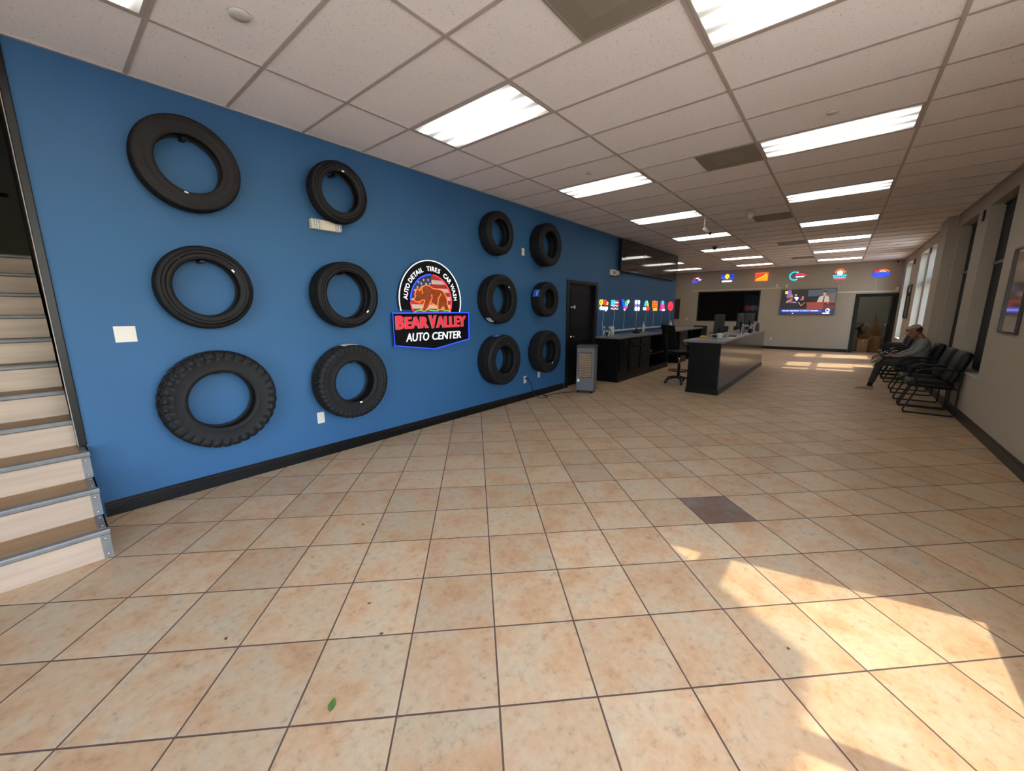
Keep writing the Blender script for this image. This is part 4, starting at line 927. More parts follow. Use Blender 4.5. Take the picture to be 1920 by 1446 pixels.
b = MB(); cab_base(b, 6.64, 8.0); b.box(6.63, 6.66, CY, YW - .001, .112, .945); b.box(7.96, 8.0, CY, YW - .001, .112, .945); b.box(6.66, 7.96, YW - .02, YW - .001, .112, .945); b.box(6.66, 7.96, CY, CY + .02, .915, .945); b.box(6.66, 7.96, CY, YW - .02, .112, .13); b.obj('body', M['black_wood'], t)
b = MB(); b.box(6.66, 7.96, CY + .02, YW - .02, .44, .46); b.obj('shelf', M['black_wood'], t)
b = MB(); b.cyl((7.05, -.72, .4605), (7.05, -.72, .60), .035); b.cyl((7.05, -.72, .60), (7.05, -.72, .63), .014); tag(b.obj('bottle', M['white_plastic']), 'white bottle on the shelf of the open cabinet', 'bottle')
b = MB(); b.box(7.18, 7.32, -.75, -.68, .4605, .53, .008); tag(b.obj('small_box', M['grey_plastic']), 'grey box beside the white bottle on the cabinet shelf', 'box')
t = thing('cabinet', 'black base cabinet at the far end of the counter, behind the task chair', 'cabinet', (0, 0, 0))
b = MB(); cab_base(b, 8.95, 9.75); b.box(8.93, 9.75, CY, YW - .001, .112, .945); b.obj('body', M['black_wood'], t)
b = MB(); b.box(8.98, 9.70, CY - .018, CY - .001, .2, .90, .004); b.obj('cabinet_door', M['black_wood'], t)
t = thing('countertop', 'grey laminate countertop running along the blue wall', 'countertop', (0, 0, 0))
b = MB(); b.box(CX0 - .03, 10.12, CY - .035, YW - .0005, .947, .985, .004); b.box(10.12, 11.35, CY - .035, YW + .40, .947, .985, .004); b.obj('top', M['laminate'], t)
b = MB(); b.box(11.28, 11.32, CY, YW + .38, 0, .945); b.obj('end_panel', M['black_wood'], t)
b = MB(); b.box(10.20, 10.24, CY, YW - .002, 0, .945); b.obj('support_panel', M['black_wood'], t)
TZ = .9855
def bottle(label, x, y, z, h, r, m, cap='white_plastic', kind='bottle', pump=False):
    t = thing(kind, label, 'bottle', (x, y, z)); b = MB()
    b.lathe([(r * .92, 0), (r, .004), (r, h * .62), (r * .8, h * .74), (r * .35, h * .82), (r * .32, h * .88), (0, h * .88)], (0, 0, 0), 18); b.obj('body', m, t)
    b = MB(); b.lathe([(r * .4, h * .86), (r * .42, h), (0, h)], (0, 0, 0), 14)
    if pump: b.box(-r * 1.1, r * .3, -.008, .008, h, h + .02, .003)
    b.obj('cap', M[cap], t); return t
bottle('clear spray bottle on the counter nearest the black door', 4.97, -.50, TZ, .20, .035, M['clear_plastic'], pump=True)
bottle('clear bottle on the counter beside the near spray bottle', 5.08, -.58, TZ, .19, .038, M['clear_plastic'], pump=True)
bottle('white pump bottle against the wall in the middle of the counter', 7.35, -.46, TZ, .24, .035, M['white_plastic'], pump=True)
t = thing('charging_block', 'white upright power block at the near end of the counter', 'power strip', (5.55, -.42, TZ))
b = MB(); b.box(-.035, .035, -.03, .03, 0, .20, .006); b.obj('body', M['white_plastic'], t)
b = MB();
for z in (.04, .09, .14): b.box(-.02, .02, -.032, -.03, z, z + .028)
b.obj('sockets', M['cream_plastic'], t)
t = thing('plate', 'pale round dish on the counter in front of the raceway', 'dish', (5.85, -.78, TZ)); b = MB(); b.lathe([(.05, 0), (.09, .012), (.093, .014), (.05, .005), (0, .004)], (0, 0, 0), 28); b.obj('dish', M['white_plastic'], t)
t = thing('desk_phone', 'black card terminal on the counter, left of the blue cloth', 'card terminal', (6.55, -.60, TZ)); b = MB(); b.box(-.06, .06, -.08, .08, 0, .04, .01); b.obj('base', M['black_plastic'], t); b = MB(); b.box(-.04, .04, .0, .02, .04, .12, .008); b.obj('antenna', M['black_plastic'], t)
b = MB(); b.grid(18, 10, lambda i, j: Vector((-.28 + .56 * i / 17, -.12 + .24 * j / 9 + .02 * math.sin(i), .006 + .032 * max(0, noise.noise(Vector((i * .35, j * .45, 2))) + .35) * (1 if 0 < i < 17 and 0 < j < 9 else .0))))
o = b.obj('cloth', M['blue_cloth']); o.location = (7.45, -.72, TZ + .001); o.modifiers.new('s', 'SOLIDIFY').thickness = .004; tag(o, 'crumpled blue cloth lying on the counter', 'cloth')
b = MB(); b.box(-.1, .1, -.14, .14, 0, .003); o = b.obj('paper_sheet', M['white_paper']); o.location = (8.45, -.78, TZ); tag(o, 'white sheet of paper lying on the counter behind the chair', 'paper')
t = thing('tablet_stand', 'white framed card leaning on a black stand at the far end of the counter', 'display stand', (9.15, -.55, TZ), .35)
mm = Matrix.Rotation(-.22, 4, 'X')
b = MB(); b.box(-.13, .13, -.012, .0, 0, .33, .004, mat3=mm); b.obj('stand', M['black_plastic'], t); b = MB(); b.box(-.09, .10, -.017, -.012, .02, .31, .002, mat3=mm); b.obj('card', M['white_paper'], t)
bottle('white lotion bottle behind the leaning card at the far end of the counter', 9.55, -.46, TZ, .27, .04, M['white_plastic'])

# ------------------------------------------------------------------ long reception desk
DX0, DX1, DY0, DY1 = 4.72, 9.92, -2.935, -2.39
t = thing('reception_desk', 'long glossy black reception desk with a grey top', 'desk', (0, 0, 0))
b = MB(); b.box(DX0, DX0 + .03, DY0 + .02, DY1, .10, .955); b.box(DX1 - .03, DX1, DY0 + .02, DY1, .10, .955); b.box(DX0 + .03, DX1 - .03, DY1 - .02, DY1, .10, .60); b.obj('carcass', M['black_wood'], t)
b = MB(); b.box(DX0, DX1, DY0, DY0 + .02, .10, .955); b.obj('front_panel', M['black_panel'], t)
b = MB(); b.box(DX0 - .018, DX1 + .018, DY0 - .018, DY1 + .01, 0, .082, .004); b.box(DX0 - .012, DX1 + .012, DY0 - .012, DY1 + .01, .082, .095, .003); b.box(DX0 - .006, DX1 + .006, DY0 - .006, DY1 + .01, .095, .105, .003); b.obj('plinth', M['black_trim'], t)
b = MB(); b.box(DX0 - .09, DX1 + .05, DY0 - .05, DY1 + .09, .957, .998, .005); b.obj('top', M['laminate'], t)
DZ = .9985
def monitor(label, x, y, rz, w=.46, h=.34, base=.10):
    t = thing('monitor', label, 'monitor', (x, y, DZ), rz, 'screens standing on the reception desk')
    b = MB(); b.box(-.12, .12, -.08, .08, 0, .012, .003); b.cyl((0, .0, .012), (0, .0, base + .12), .018); b.obj('stand', M['black_plastic'], t)
    b = MB(); b.box(-w / 2, w / 2, .012, .05, base, base + h, .008); b.obj('housing', M['dark_grey'], t)
    b = MB(); b.box(-w / 2 + .012, w / 2 - .012, .05, .052, base + .012, base + h - .012); b.obj('display', M['screen_off'], t)
    return t
monitor('tall dark monitor nearest the camera on the reception desk', 6.10, -2.60, -.30, .36, .40, .06)
monitor('middle dark monitor on the reception desk', 8.35, -2.60, -.25, .34, .32, .15)
monitor('farthest dark monitor on the reception desk', 9.45, -2.62, -.45, .40, .32, .15)
t = thing('paper_cup', 'white paper cup tub at the near end of the reception desk', 'cup', (5.38, -2.76, DZ)); b = MB(); b.lathe([(.048, 0), (.058, .105), (.060, .107), (.055, .107), (.046, .006), (0, .006)], (0, 0, 0), 28); b.obj('cup', M['white_paper'], t)
b = MB(); b.lathe([(.0, .0), (.03, .0), (.055, .012), (.06, .03), (.03, .04), (0, .042)], (0, 0, 0), 20); o = b.obj('tape_roll', M['yellow']); o.location = (5.52, -2.42, DZ); tag(o, 'yellow roll at the near corner of the reception desk', 'tape')
t = thing('stapler', 'black stapler lying behind the paper cup', 'stapler', (5.85, -2.55, DZ), .5); b = MB(); b.box(-.09, .09, -.02, .02, 0, .014, .004); b.obj('base', M['black_plastic'], t); b = MB(); b.box(-.09, .07, -.018, .018, .018, .045, .006); b.obj('arm', M['black_plastic'], t)
t = thing('keyboard', 'black keyboard lying in front of the nearest monitor', 'keyboard', (6.35, -2.80, DZ), .15); b = MB(); b.box(-.22, .22, -.07, .07, 0, .018, .004); b.obj('body', M['black_plastic'], t)
b = MB(); [b.box(-.21 + i * .03, -.186 + i * .03, -.055 + j * .028, -.032 + j * .028, .018, .023) for i in range(14) for j in range(4)]; b.obj('keys', M['dark_grey'], t)
bottle('clear water bottle standing on the reception desk between monitors', 7.30, -2.82, DZ, .23, .034, M['clear_plastic'])
bottle('second clear water bottle farther along the reception desk', 8.35, -2.84, DZ, .21, .032, M['clear_plastic'])
bottle('small dark bottle near the far end of the reception desk', 9.55, -2.78, DZ, .20, .03, M['black_plastic'], 'black_plastic')
bottle('white pump bottle beside the farthest monitor', 9.02, -2.88, DZ, .26, .035, M['grey_plastic'], pump=True)
t = thing('pen_cup', 'dark cup of pens beside the middle monitor', 'pen cup', (8.0, -2.86, DZ)); b = MB(); b.lathe([(.04, 0), (.042, .10), (.038, .10), (.036, .005), (0, .005)], (0, 0, 0), 20); b.obj('cup', M['black_plastic'], t)
for k in range(5): b = MB(); a = k * 1.3; b.cyl((.01 * math.cos(a), .01 * math.sin(a), .006), (.03 * math.cos(a), .03 * math.sin(a), .16), .004, 8); b.obj('pen', M['dark_grey' if k % 2 else 'chrome'], t)
for (x, y, lab) in ((5.95, -2.86, 'near the keyboard end'), (7.6, -2.86, 'by the clear water bottle')):
    b = MB(); b.box(-.14, .14, -.06, .06, 0, .002); o = b.obj('paper_sheet', M['white_paper']); o.location = (x, y, DZ); tag(o, 'white sheet of paper on the reception desk ' + lab, 'paper')

# ------------------------------------------------------------------ tall task chair behind the desk
t = thing('drafting_chair', 'black mesh drafting chair on casters with a foot ring', 'office chair', (5.60, -1.97, 0), .95)
for k in range(5):
    a = 2 * PI * k / 5 + .2; c, s = math.cos(a), math.sin(a)
    b = MB(); b.tube([(0, 0, .13), (.14 * c, .14 * s, .12), (.29 * c, .29 * s, .075)], [.026, .022, .016], 10); lg = b.obj('leg', M['black_plastic'], t)
    b = MB(); b.cyl((.29 * c - .012 * s, .29 * s + .012 * c, .028), (.29 * c + .012 * s, .29 * s - .012 * c, .028), .028, 16); b.cyl((.29 * c, .29 * s, .075), (.29 * c, .29 * s, .03), .008, 8); b.obj('caster', M['black_plastic'], lg)
b = MB(); b.cyl((0, 0, .10), (0, 0, .42), .030, 18); b.obj('post', M['black_plastic'], t); b = MB(); b.cyl((0, 0, .42), (0, 0, .62), .014, 16); b.obj('gas_lift', M['chrome'], t)
b = MB(); b.tube([(.21 * math.cos(a * PI / 16), .21 * math.sin(a * PI / 16), .27) for a in range(32)], .010, 8, True)
for a in (0.3, 2.4, 4.5): b.cyl((.02 * math.cos(a), .02 * math.sin(a), .25), (.21 * math.cos(a), .21 * math.sin(a), .27), .008, 8)
b.obj('foot_ring', M['black_metal'], t)
b = MB(); b.box(-.24, .24, -.24, .24, .64, .70, .028, seg=4); b.box(-.1, .1, -.1, .1, .61, .64); b.obj('seat', M['mesh_black'], t)
b = MB(); b.grid(14, 12, lambda i, j: Vector((-.22 + .44 * i / 13, .26 + .035 * math.cos((i / 13 - .5) * PI) + .10 * (j / 11) ** 1.5, .76 + .48 * j / 11))); o = b.obj('backrest', M['mesh_black'], t, smooth=True); o.modifiers.new('s', 'SOLIDIFY').thickness = .018
b = MB(); b.tube(catmull([(0, .18, .64), (0, .30, .68), (0, .33, .85), (0, .37, 1.05)], 5), .018, 10); b.obj('back_frame', M['black_plastic'], t)
for s in (-1, 1):
    b = MB(); b.tube(catmull([(s * .22, .05, .66), (s * .29, .05, .68), (s * .29, .06, .84)], 4), .012, 8); am = b.obj('arm', M['black_plastic'], t)
    b = MB(); b.box(s * .29 - .035, s * .29 + .035, -.11, .15, .84, .865, .01); b.obj('arm_pad', M['black_plastic'], am)

# ------------------------------------------------------------------ waiting chairs (sled base, arms, padded two-part back); local: front toward +Y, back at -Y
def waiting_chair(label, loc, rz=0, group='black sled-base chairs along the right wall'):
    t = thing('waiting_chair', label, 'chair', loc, rz, group); w = .265
    def pad(name, c0, sx, sy, sz, tilt, m, puff=.5, bow=0):
        b = MB(); n = 12
        def f(i, j):
            u_ = -1 + 2 * i / n; v_ = -PI + 2 * PI * j / 20
            e = .42
            cu, su = math.cos(v_), math.sin(v_)
            yy = math.copysign(abs(cu) ** e, cu); zz_ = math.copysign(abs(su) ** e, su)
            k = (1 - abs(u_) ** 5) ** .35 if abs(u_) < 1 else .0
            kk = .35 + .65 * k
            return Vector((u_ * sx, yy * sy * (.88 + .12 * kk), zz_ * sz * kk + bow * (1 - u_ * u_)))
        b.grid(n + 1, 20, f, wrap_v=True)
        for ring in (0, n):
            pass
        bmesh.ops.holes_fill(b.b, edges=b.b.edges, sides=24)
        bmesh.ops.transform(b.b, matrix=Matrix.Translation(c0) @ Matrix.Rotation(tilt, 4, 'X'), verts=b.b.verts)
        return b.obj(name, m, t, smooth=True)
    pad('seat', (0, .02, .44), .25, .25, .055, .05, M['leather'])
    for q in (0,):
        b = MB(); b.box(-.008, .008, -.2, .24, .487, .495, .003); b.obj('seat_seam', M['leather_seam'], t)
    pad('lower_backrest', (0, -.205, .60), .24, .12, .055, 1.85, M['leather'])
    pad('upper_backrest', (0, -.265, .80), .25, .145, .062, 1.85, M['leather'])
    for s in (-1, 1):
        x = s * w
        P = catmull([(x, -.255, .66), (x, -.262, .40), (x, -.262, .08), (x, -.255, .022), (x, -.20, .012), (x, .10, .012), (x, .22, .012), (x, .265, .03), (x, .255, .09), (x, .17, .33), (x, .155, .42)], 5)
        b = MB(); b.tube(P, .0115, 10); b.tube(catmull([(x, -.255, .66), (x, -.20, .675), (x, .05, .675), (x, .17, .655), (x, .20, .58), (x, .17, .43)], 5), .0115, 10)
        lg = b.obj('leg_frame', M['black_metal'], t)
        b = MB(); b.box(x - .024, x + .024, -.21, .12, .678, .70, .010, seg=3); b.obj('armrest', M['black_plastic'], t)
        b = MB(); b.cyl((x, .235, .004), (x, .265, .004), .016, 10); b.obj('foot_cap', M['black_plastic'], lg)
    b = MB(); b.tube([(-w, -.24, .40), (w, -.24, .40)], .010, 8); b.tube([(-w, .155, .40), (w, .155, .40)], .010, 8); b.tube([(-.16, -.10, .42), (-.17, -.23, .52), (-.17, -.31, .86)], .010, 8); b.tube([(.16, -.10, .42), (.17, -.23, .52), (.17, -.31, .86)], .010, 8); b.obj('cross_frame', M['black_metal'], t)
    return t
CYR = -5.675
wc = waiting_chair('empty black waiting chair nearest the camera, at the front end of the row', (5.445, CYR - .01, 0))
for x, lab in ((6.065, 'empty black waiting chair second from the front, just before the seated man'), (7.27, 'black waiting chair the seated man is sitting on'), (8.75, 'empty black waiting chair right behind the seated man'),
               (9.52, 'black waiting chair past the seated man, second beyond him'), (10.25, 'black waiting chair past the seated man, third beyond him'), (11.0, 'black waiting chair farthest down the right wall')):
    dup(wc, (x, CYR + random.uniform(-.01, .03), 0), random.uniform(-.02, .02), lab)
for x, y, rz, lab in ((13.9, -.20, PI / 2 + .1, 'black chair under the dark window, left of the nearest monitor'), (13.9, -.92, PI / 2 - .1, 'black chair under the dark window, just behind the nearest monitor'), (13.9, -1.62, PI / 2, 'black chair under the dark window, right of the nearest monitor')):
    dup(wc, (x, y, 0), rz, lab, 'black chairs under the dark window')

# ------------------------------------------------------------------ seated man
def bake(o, name, m, parent):
    dg = bpy.context.evaluated_depsgraph_get(); me = bpy.data.meshes.new_from_object(o.evaluated_get(dg)); me.materials.clear(); me.materials.append(m)
    for p in me.polygons: p.use_smooth = True; p.material_index = 0
    n = bpy.data.objects.new(name, me); COL.objects.link(n); n.parent = parent; bpy.data.objects.remove(o); return n
def skin(name, V, E, root, m, parent, sub=2, remesh=0, extra=None):
    me = bpy.data.meshes.new('s'); me.from_pydata([v[0] for v in V], E, []); o = bpy.data.objects.new('s', me); COL.objects.link(o)
    o.modifiers.new('k', 'SKIN'); sv = me.skin_vertices[0].data
    for i, v in enumerate(V):
        r = v[1]; sv[i].radius = r if isinstance(r, tuple) else (r, r); sv[i].use_root = i == root
    ss = o.modifiers.new('u', 'SUBSURF'); ss.levels = sub; ss.render_levels = sub
    if not remesh: return bake(o, name, m, parent)
    dg = bpy.context.evaluated_depsgraph_get(); m2 = bpy.data.meshes.new_from_object(o.evaluated_get(dg)); bpy.data.objects.remove(o)
    b = MB(); b.b.from_mesh(m2)
    if extra: extra(b)
    o = b.obj('s', m, None); r = o.modifiers.new('r', 'REMESH'); r.mode = 'VOXEL'; r.voxel_size = remesh; r.use_smooth_shade = True
    sm = o.modifiers.new('sm', 'SMOOTH'); sm.iterations = 3; sm.factor = .5
    return bake(o, name, m, parent)
M['skin'] = mat('skin', rgb(140, 92, 72), .55, var=(30, .08)); M['shirt'] = mat('grey_long_sleeve_shirt', rgb(122, 120, 118), .9, var=(8, .08), bump=(22, .6, .02))
M['trousers'] = mat('charcoal_trousers', rgb(52, 48, 50), .9, var=(8, .12), bump=(20, .5, .02)); M['cap'] = mat('tan_cap', rgb(158, 130, 108), .85, var=(14, .08)); M['shoe'] = mat('tan_shoe', rgb(150, 130, 108), .8, var=(14, .12)); M['sole'] = mat('pale_sole', rgb(190, 176, 156), .8, var=(14, .06)); M['sock'] = mat('dark_sock', rgb(24, 22, 24), .9, var=(14, .1)); M['hair'] = mat('dark_hair', rgb(28, 22, 20), .8, var=(40, .3))
man = thing('person', 'seated man in a tan cap and grey long-sleeve shirt looking at a phone', 'person', (7.27, -5.62, 0))
# local axes: +Y forward (into the room), -X is his left side, toward the camera
pel = (0, -.05, .575); ch = (0, -.135, .83); nk = (0, -.115, 1.025)
hd = Vector((0, .0, 1.135)); tilt = -.55   # head bowed forward
def head_extra(b):
    R = Matrix.Rotation(tilt, 4, 'X'); T = Matrix.Translation(hd) @ R
    def e(c, r, seg=18): b.ell(T @ Vector(c), r, seg, R)
    e((0, -.01, .02), (.076, .096, .105)); e((0, .035, -.045), (.058, .062, .070)); e((0, .072, -.082), (.030, .026, .024))
    e((0, .098, -.012), (.012, .020, .028)); e((0, .105, -.028), (.017, .014, .011)); e((0, .088, -.058), (.024, .012, .008))
    for s in (-1, 1):
        e((s * .077, -.008, -.012), (.010, .022, .034)); e((s * .032, .078, .022), (.022, .014, .008)); e((s * .040, .066, -.020), (.024, .022, .022)); e((s * .030, .080, .006), (.013, .010, .009))
# hands around the phone, about y=.30, z=.70
ph = Vector((-.03, .31, .715))
def hand(V, E, wrist, side, idx):
    # palm
    pc = ph + Vector((side * .055, -.045, -.03)); V.append((tuple(pc), (.034, .020))); E.append((idx, len(V) - 1)); p = len(V) - 1
    kn = ph + Vector((side * .060, .005, -.035)); V.append((tuple(kn), (.036, .016))); E.append((p, len(V) - 1)); k = len(V) - 1
    L = [.062, .072, .068, .055]
    for f in range(4):
        b0 = kn + Vector((0, .012 - f * .020 + .02, -.002 + f * .004)); d1 = Vector((-side * .5, .25, -.55)).normalized(); d2 = Vector((-side * .85, .05, .1)).normalized()
        a = b0; last = k
        for seg, (d, l, r) in enumerate(((d1, L[f] * .45, .0095), (d2, L[f] * .35, .0088), (d2, L[f] * .28, .0078))):
            a = a + d * l; V.append((tuple(a), r)); E.append((last, len(V) - 1)); last = len(V) - 1
    a = pc + Vector((-side * .012, .02, .018)); V.append((tuple(a), .012)); E.append((p, len(V) - 1)); l = len(V) - 1
    a = a + Vector((-side * .020, .03, .018)); V.append((tuple(a), .0105)); E.append((l, len(V) - 1)); l = len(V) - 1
    a = a + Vector((-side * .018, .018, .004)); V.append((tuple(a), .009)); E.append((l, len(V) - 1))
shL, shR = (-.185, -.135, .975), (.185, -.135, .975); elL, elR = (-.245, -.02, .765), (.24, -.02, .765); wrL, wrR = (-.12, .20, .675), (.06, .21, .675)
V = [(pel, (.09, .07)), ((0, -.11, .70), (.09, .07)), (ch, (.11, .07)), (nk, .05), ((0, -.07, 1.07), .052), (tuple(hd + Vector((0, -.0, .0))), .06),
     (shL, .036), (elL, .032), (wrL, (.027, .022)), (shR, .036), (elR, .032), (wrR, (.027, .022))]
E = [(0, 1), (1, 2), (2, 3), (3, 4), (4, 5), (2, 6), (6, 7), (7, 8), (2, 9), (9, 10), (10, 11)]
hand(V, E, wrL, -1, 8); hand(V, E, wrR, 1, 11)
knL, anL = (-.10, .40, .535), (-.10, .50, .12)       # planted leg
knR, anR = (.13, .40, .60), (-.10, .50, .615)         # crossed leg: shin lies across, ankle on the near knee
V += [((-.09, -.0, .56), .055), (knL, .045), (anL, .034), ((.10, -.0, .57), .055), (knR, .045), (anR, .034)]
n0 = len(V) - 6; E += [(0, n0), (n0, n0 + 1), (n0 + 1, n0 + 2), (0, n0 + 3), (n0 + 3, n0 + 4), (n0 + 4, n0 + 5)]
skin('body', V, E, 0, M['skin'], man, 2, .0055, head_extra)
V = [((0, -.06, .57), (.165, .13)), ((0, -.12, .70), (.160, .120)), ((0, -.150, .84), (.175, .120)), ((0, -.135, .955), (.15, .085)), ((0, -.115, 1.02), (.062, .062)),
     ((-.185, -.130, .955), .070), ((-.235, -.085, .86), .060), ((-.248, -.02, .768), .054), ((-.20, .09, .725), .047), ((-.125, .185, .677), .036),
     ((.185, -.130, .955), .070), ((.235, -.085, .86), .060), ((.245, -.02, .768), .054), ((.17, .10, .72), .047), ((.075, .19, .677), .036)]
E = [(0, 1), (1, 2), (2, 3), (3, 4), (3, 5), (5, 6), (6, 7), (7, 8), (8, 9), (3, 10), (10, 11), (11, 12), (12, 13), (13, 14)]
skin('shirt', V, E, 0, M['shirt'], man)
V = [((0, -.06, .56), (.175, .105)), ((-.10, .02, .565), .098), ((-.10, .22, .56), .082), ((-.10, .39, .535), .070), ((-.10, .435, .40), .062), ((-.10, .465, .26), .056), ((-.10, .495, .13), .054),
     ((.11, .02, .575), .098), ((.135, .22, .60), .082), ((.125, .38, .615), .070), ((.04, .44, .625), .060), ((-.05, .485, .62), .054)]
E = [(0, 1), (1, 2), (2, 3), (3, 4), (4, 5), (5, 6), (0, 7), (7, 8), (8, 9), (9, 10), (10, 11)]
skin('trousers', V, E, 0, M['trousers'], man)
def shoe(name, mtx):
    b = MB(); n = 14
    def f(i, j):
        s = i / n; a = 2 * PI * j / 16; w = .042 * (1 - .45 * abs(s - .62) ** 1.3 * 1.6) * (math.sin(min(1, s * 6 + .25) * PI / 2)) * (math.sin(min(1, (1 - s) * 5 + .12) * PI / 2)); h = (.085 - .055 * s ** .8) * (math.sin(min(1, s * 8 + .4) * PI / 2)) * (math.sin(min(1, (1 - s) * 6 + .25) * PI / 2))
        return Vector((w * math.cos(a), -.07 + .285 * s, max(.012, h * .5 + h * .5 * math.sin(a) + .012)))
    b.grid(n + 1, 16, f, wrap_v=True); bmesh.ops.holes_fill(b.b, edges=b.b.edges, sides=20); bmesh.ops.transform(b.b, matrix=mtx, verts=b.b.verts); s = b.obj(name, M['shoe'], man, smooth=True)
    b = MB(); pts = []
    for k in range(24):
        a = 2 * PI * k / 24; y = .0725 + .146 * math.cos(a); pts.append(((.038 + .008 * math.cos(a)) * math.sin(a), y))
    b.prism(pts, 0, .014, 'XY'); bmesh.ops.transform(b.b, matrix=mtx, verts=b.b.verts); b.obj('sole', M['sole'], s)
    for k in range(3):
        b = MB(); b.tube([(-.024, .045 + k * .03, .075 - k * .012), (0, .050 + k * .03, .084 - k * .012), (.024, .045 + k * .03, .075 - k * .012)], .003, 6); bmesh.ops.transform(b.b, matrix=mtx, verts=b.b.verts); b.obj('lace', M['sole'], s)
shoe('shoe', Matrix.Translation((-.10, .505, 0)) @ Matrix.Rotation(.08, 4, 'Z'))
shoe('shoe', Matrix.Translation((-.175, .49, .66)) @ Matrix.Rotation(.55, 4, 'Z') @ Matrix.Rotation(1.0, 4, 'Y') @ Matrix.Rotation(-.45, 4, 'X') @ Matrix.Translation((0, 0, -.09)))
b = MB(); b.tube([(-.06, .487, .622), (-.15, .50, .615)], .043, 16); b.tube([(-.10, .488, .16), (-.10, .508, .075)], .042, 14); b.obj('socks', M['sock'], man)
RT = Matrix.Translation(hd) @ Matrix.Rotation(tilt, 4, 'X')
b = MB()
def capf(i, j):
    a = 2 * PI * j / 28; p = (i / 9) * PI / 2
    return Vector((.086 * math.cos(p) ** .8 * math.cos(a), -.012 + .106 * math.cos(p) ** .8 * math.sin(a), .048 + .085 * math.sin(p)))
b.grid(10, 28, capf, wrap_v=True); bmesh.ops.transform(b.b, matrix=RT, verts=b.b.verts); cp_ = b.obj('cap', M['cap'], man, smooth=True); cp_.modifiers.new('s', 'SOLIDIFY').thickness = .004
b = MB()
def brim(i, j):
    a = math.radians(28 + 124 * i / 16); r_ = 1 + .62 * j / 5 * math.sin(a) ** .8
    return Vector((.086 * math.cos(a) * (1 + .05 * j / 5), -.012 + .106 * math.sin(a) * r_, .050 - .012 * j / 5 - .012 * abs(math.cos(a))))
b.grid(17, 6, brim); bmesh.ops.transform(b.b, matrix=RT, verts=b.b.verts); o = b.obj('cap_brim', M['cap'], cp_, smooth=True); o.modifiers.new('s', 'SOLIDIFY').thickness = .004
b = MB()
for s in (-1, 1):
    b.ell((s * .036, .086, .084), (.032, .011, .021), 14); b.tube([(s * .066, .066, .084), (s * .091, .02, .078), (s * .090, -.04, .070)], .003, 6)
b.tube([(-.012, .094, .086), (.012, .094, .086)], .003, 6); bmesh.ops.transform(b.b, matrix=RT, verts=b.b.verts); tag(b.obj('sunglasses', M['black_plastic'], man), 'dark sunglasses on the cap')
b = MB()
def hairf(i, j):
    a = PI + PI * (j / 20) ; p = (-.35 + .55 * i / 6)
    return Vector((.080 * math.cos(p) * math.cos(a), -.014 + .100 * math.cos(p) * math.sin(a), .022 + .10 * math.sin(p)))
b.grid(7, 21, hairf); bmesh.ops.transform(b.b, matrix=RT, verts=b.b.verts); o = b.obj('hair', M['hair'], man, smooth=True); o.modifiers.new('s', 'SOLIDIFY').thickness = .005
t = thing('mobile_phone', 'phone held in the hands of the seated man', 'phone', (7.27 + ph.x, -5.62 + ph.y, ph.z)); mx_ = Matrix.Rotation(.55, 4, 'X')
b = MB(); b.box(-.04, .04, -.075, .075, -.005, .004, .003, mat3=mx_); b.obj('body', M['black_plastic'], t)
b = MB(); b.box(-.036, .036, -.070, .070, .0042, .005, mat3=mx_); b.obj('display', scr('phone_display', (190, 200, 215), .8), t)

# ------------------------------------------------------------------ air cooler and its cord
t = thing('air_cooler', 'grey portable air cooler with tan louvers in front of the black door', 'air cooler', (3.50, -.90, 0), .30)
b = MB(); pr = [(-.135, -.17), (.135, -.17), (.15, -.155), (.15, .155), (.135, .17), (-.135, .17), (-.15, .155), (-.15, -.155)]
b.prism(pr, .055, .86, 'XY'); b.obj('body', M['grey_plastic'], t)
b = MB(); b.prism([(x * 1.06, y * 1.06) for x, y in pr], .86, .90, 'XY'); b.prism([(x * .98, y * .98) for x, y in pr], .90, .915, 'XY'); tp = b.obj('top_panel', M['dark_grey'], t)
b = MB(); [b.box(.02, .10, -.10 + k * .045, -.075 + k * .045, .915, .92, .001) for k in range(5)]; b.obj('buttons', M['black_plastic'], tp)
b = MB(); b.box(-.156, -.150, -.125, .125, .30, .78, .003); lv = b.obj('louver_panel', M['dark_grey'], t)
for k in range(14):
    z = .315 + k * .0325; b = MB(); b.prism([(-.157, z), (-.168, z + .004), (-.160, z + .024), (-.156, z + .024)], -.118, .118, 'XZ'); b.obj('louver', M['tan_louver'], lv)
for (x, y) in ((-.11, -.13), (-.11, .13), (.11, -.13), (.11, .13)):
    b = MB(); b.cyl((x, y - .011, .024), (x, y + .011, .024), .024, 16); b.cyl((x, y, .03), (x, y, .058), .010, 8); b.obj('caster', M['black_plastic'], t)
b = MB(); b.box(-.155, -.1515, .10, .145, .22, .27, .001); tgo = b.obj('white_tag', M['white_paper'], t); b = MB(); b.tube(catmull([(-.153, .12, .27), (-.160, .13, .30), (-.153, .115, .315)], 4), .003, 6); b.obj('tag_string', M['white_cord'], tgo)
t = thing('electric_cable', 'black power cable plugged in low on the blue wall and trailing to the air cooler', 'cord', (0, 0, 0))
P = catmull([(2.255, -.400, .375), (2.30, -.415, .37), (2.36, -.41, .30), (2.43, -.405, .18), (2.47, -.425, .06), (2.50, -.52, .008), (2.56, -.60, .007), (2.68, -.57, .007), (2.66, -.47, .010), (2.80, -.52, .007), (3.0, -.55, .007), (3.12, -.62, .007), (3.33, -.72, .007)], 6)
b = MB(); b.tube(P, .0055, 8); b.obj('cable', M['cord'], t)
b = MB(); b.box(2.235, 2.275, YW - .035, YW - .0095, .362, .390, .005); b.obj('plug', M['black_plastic'], t)

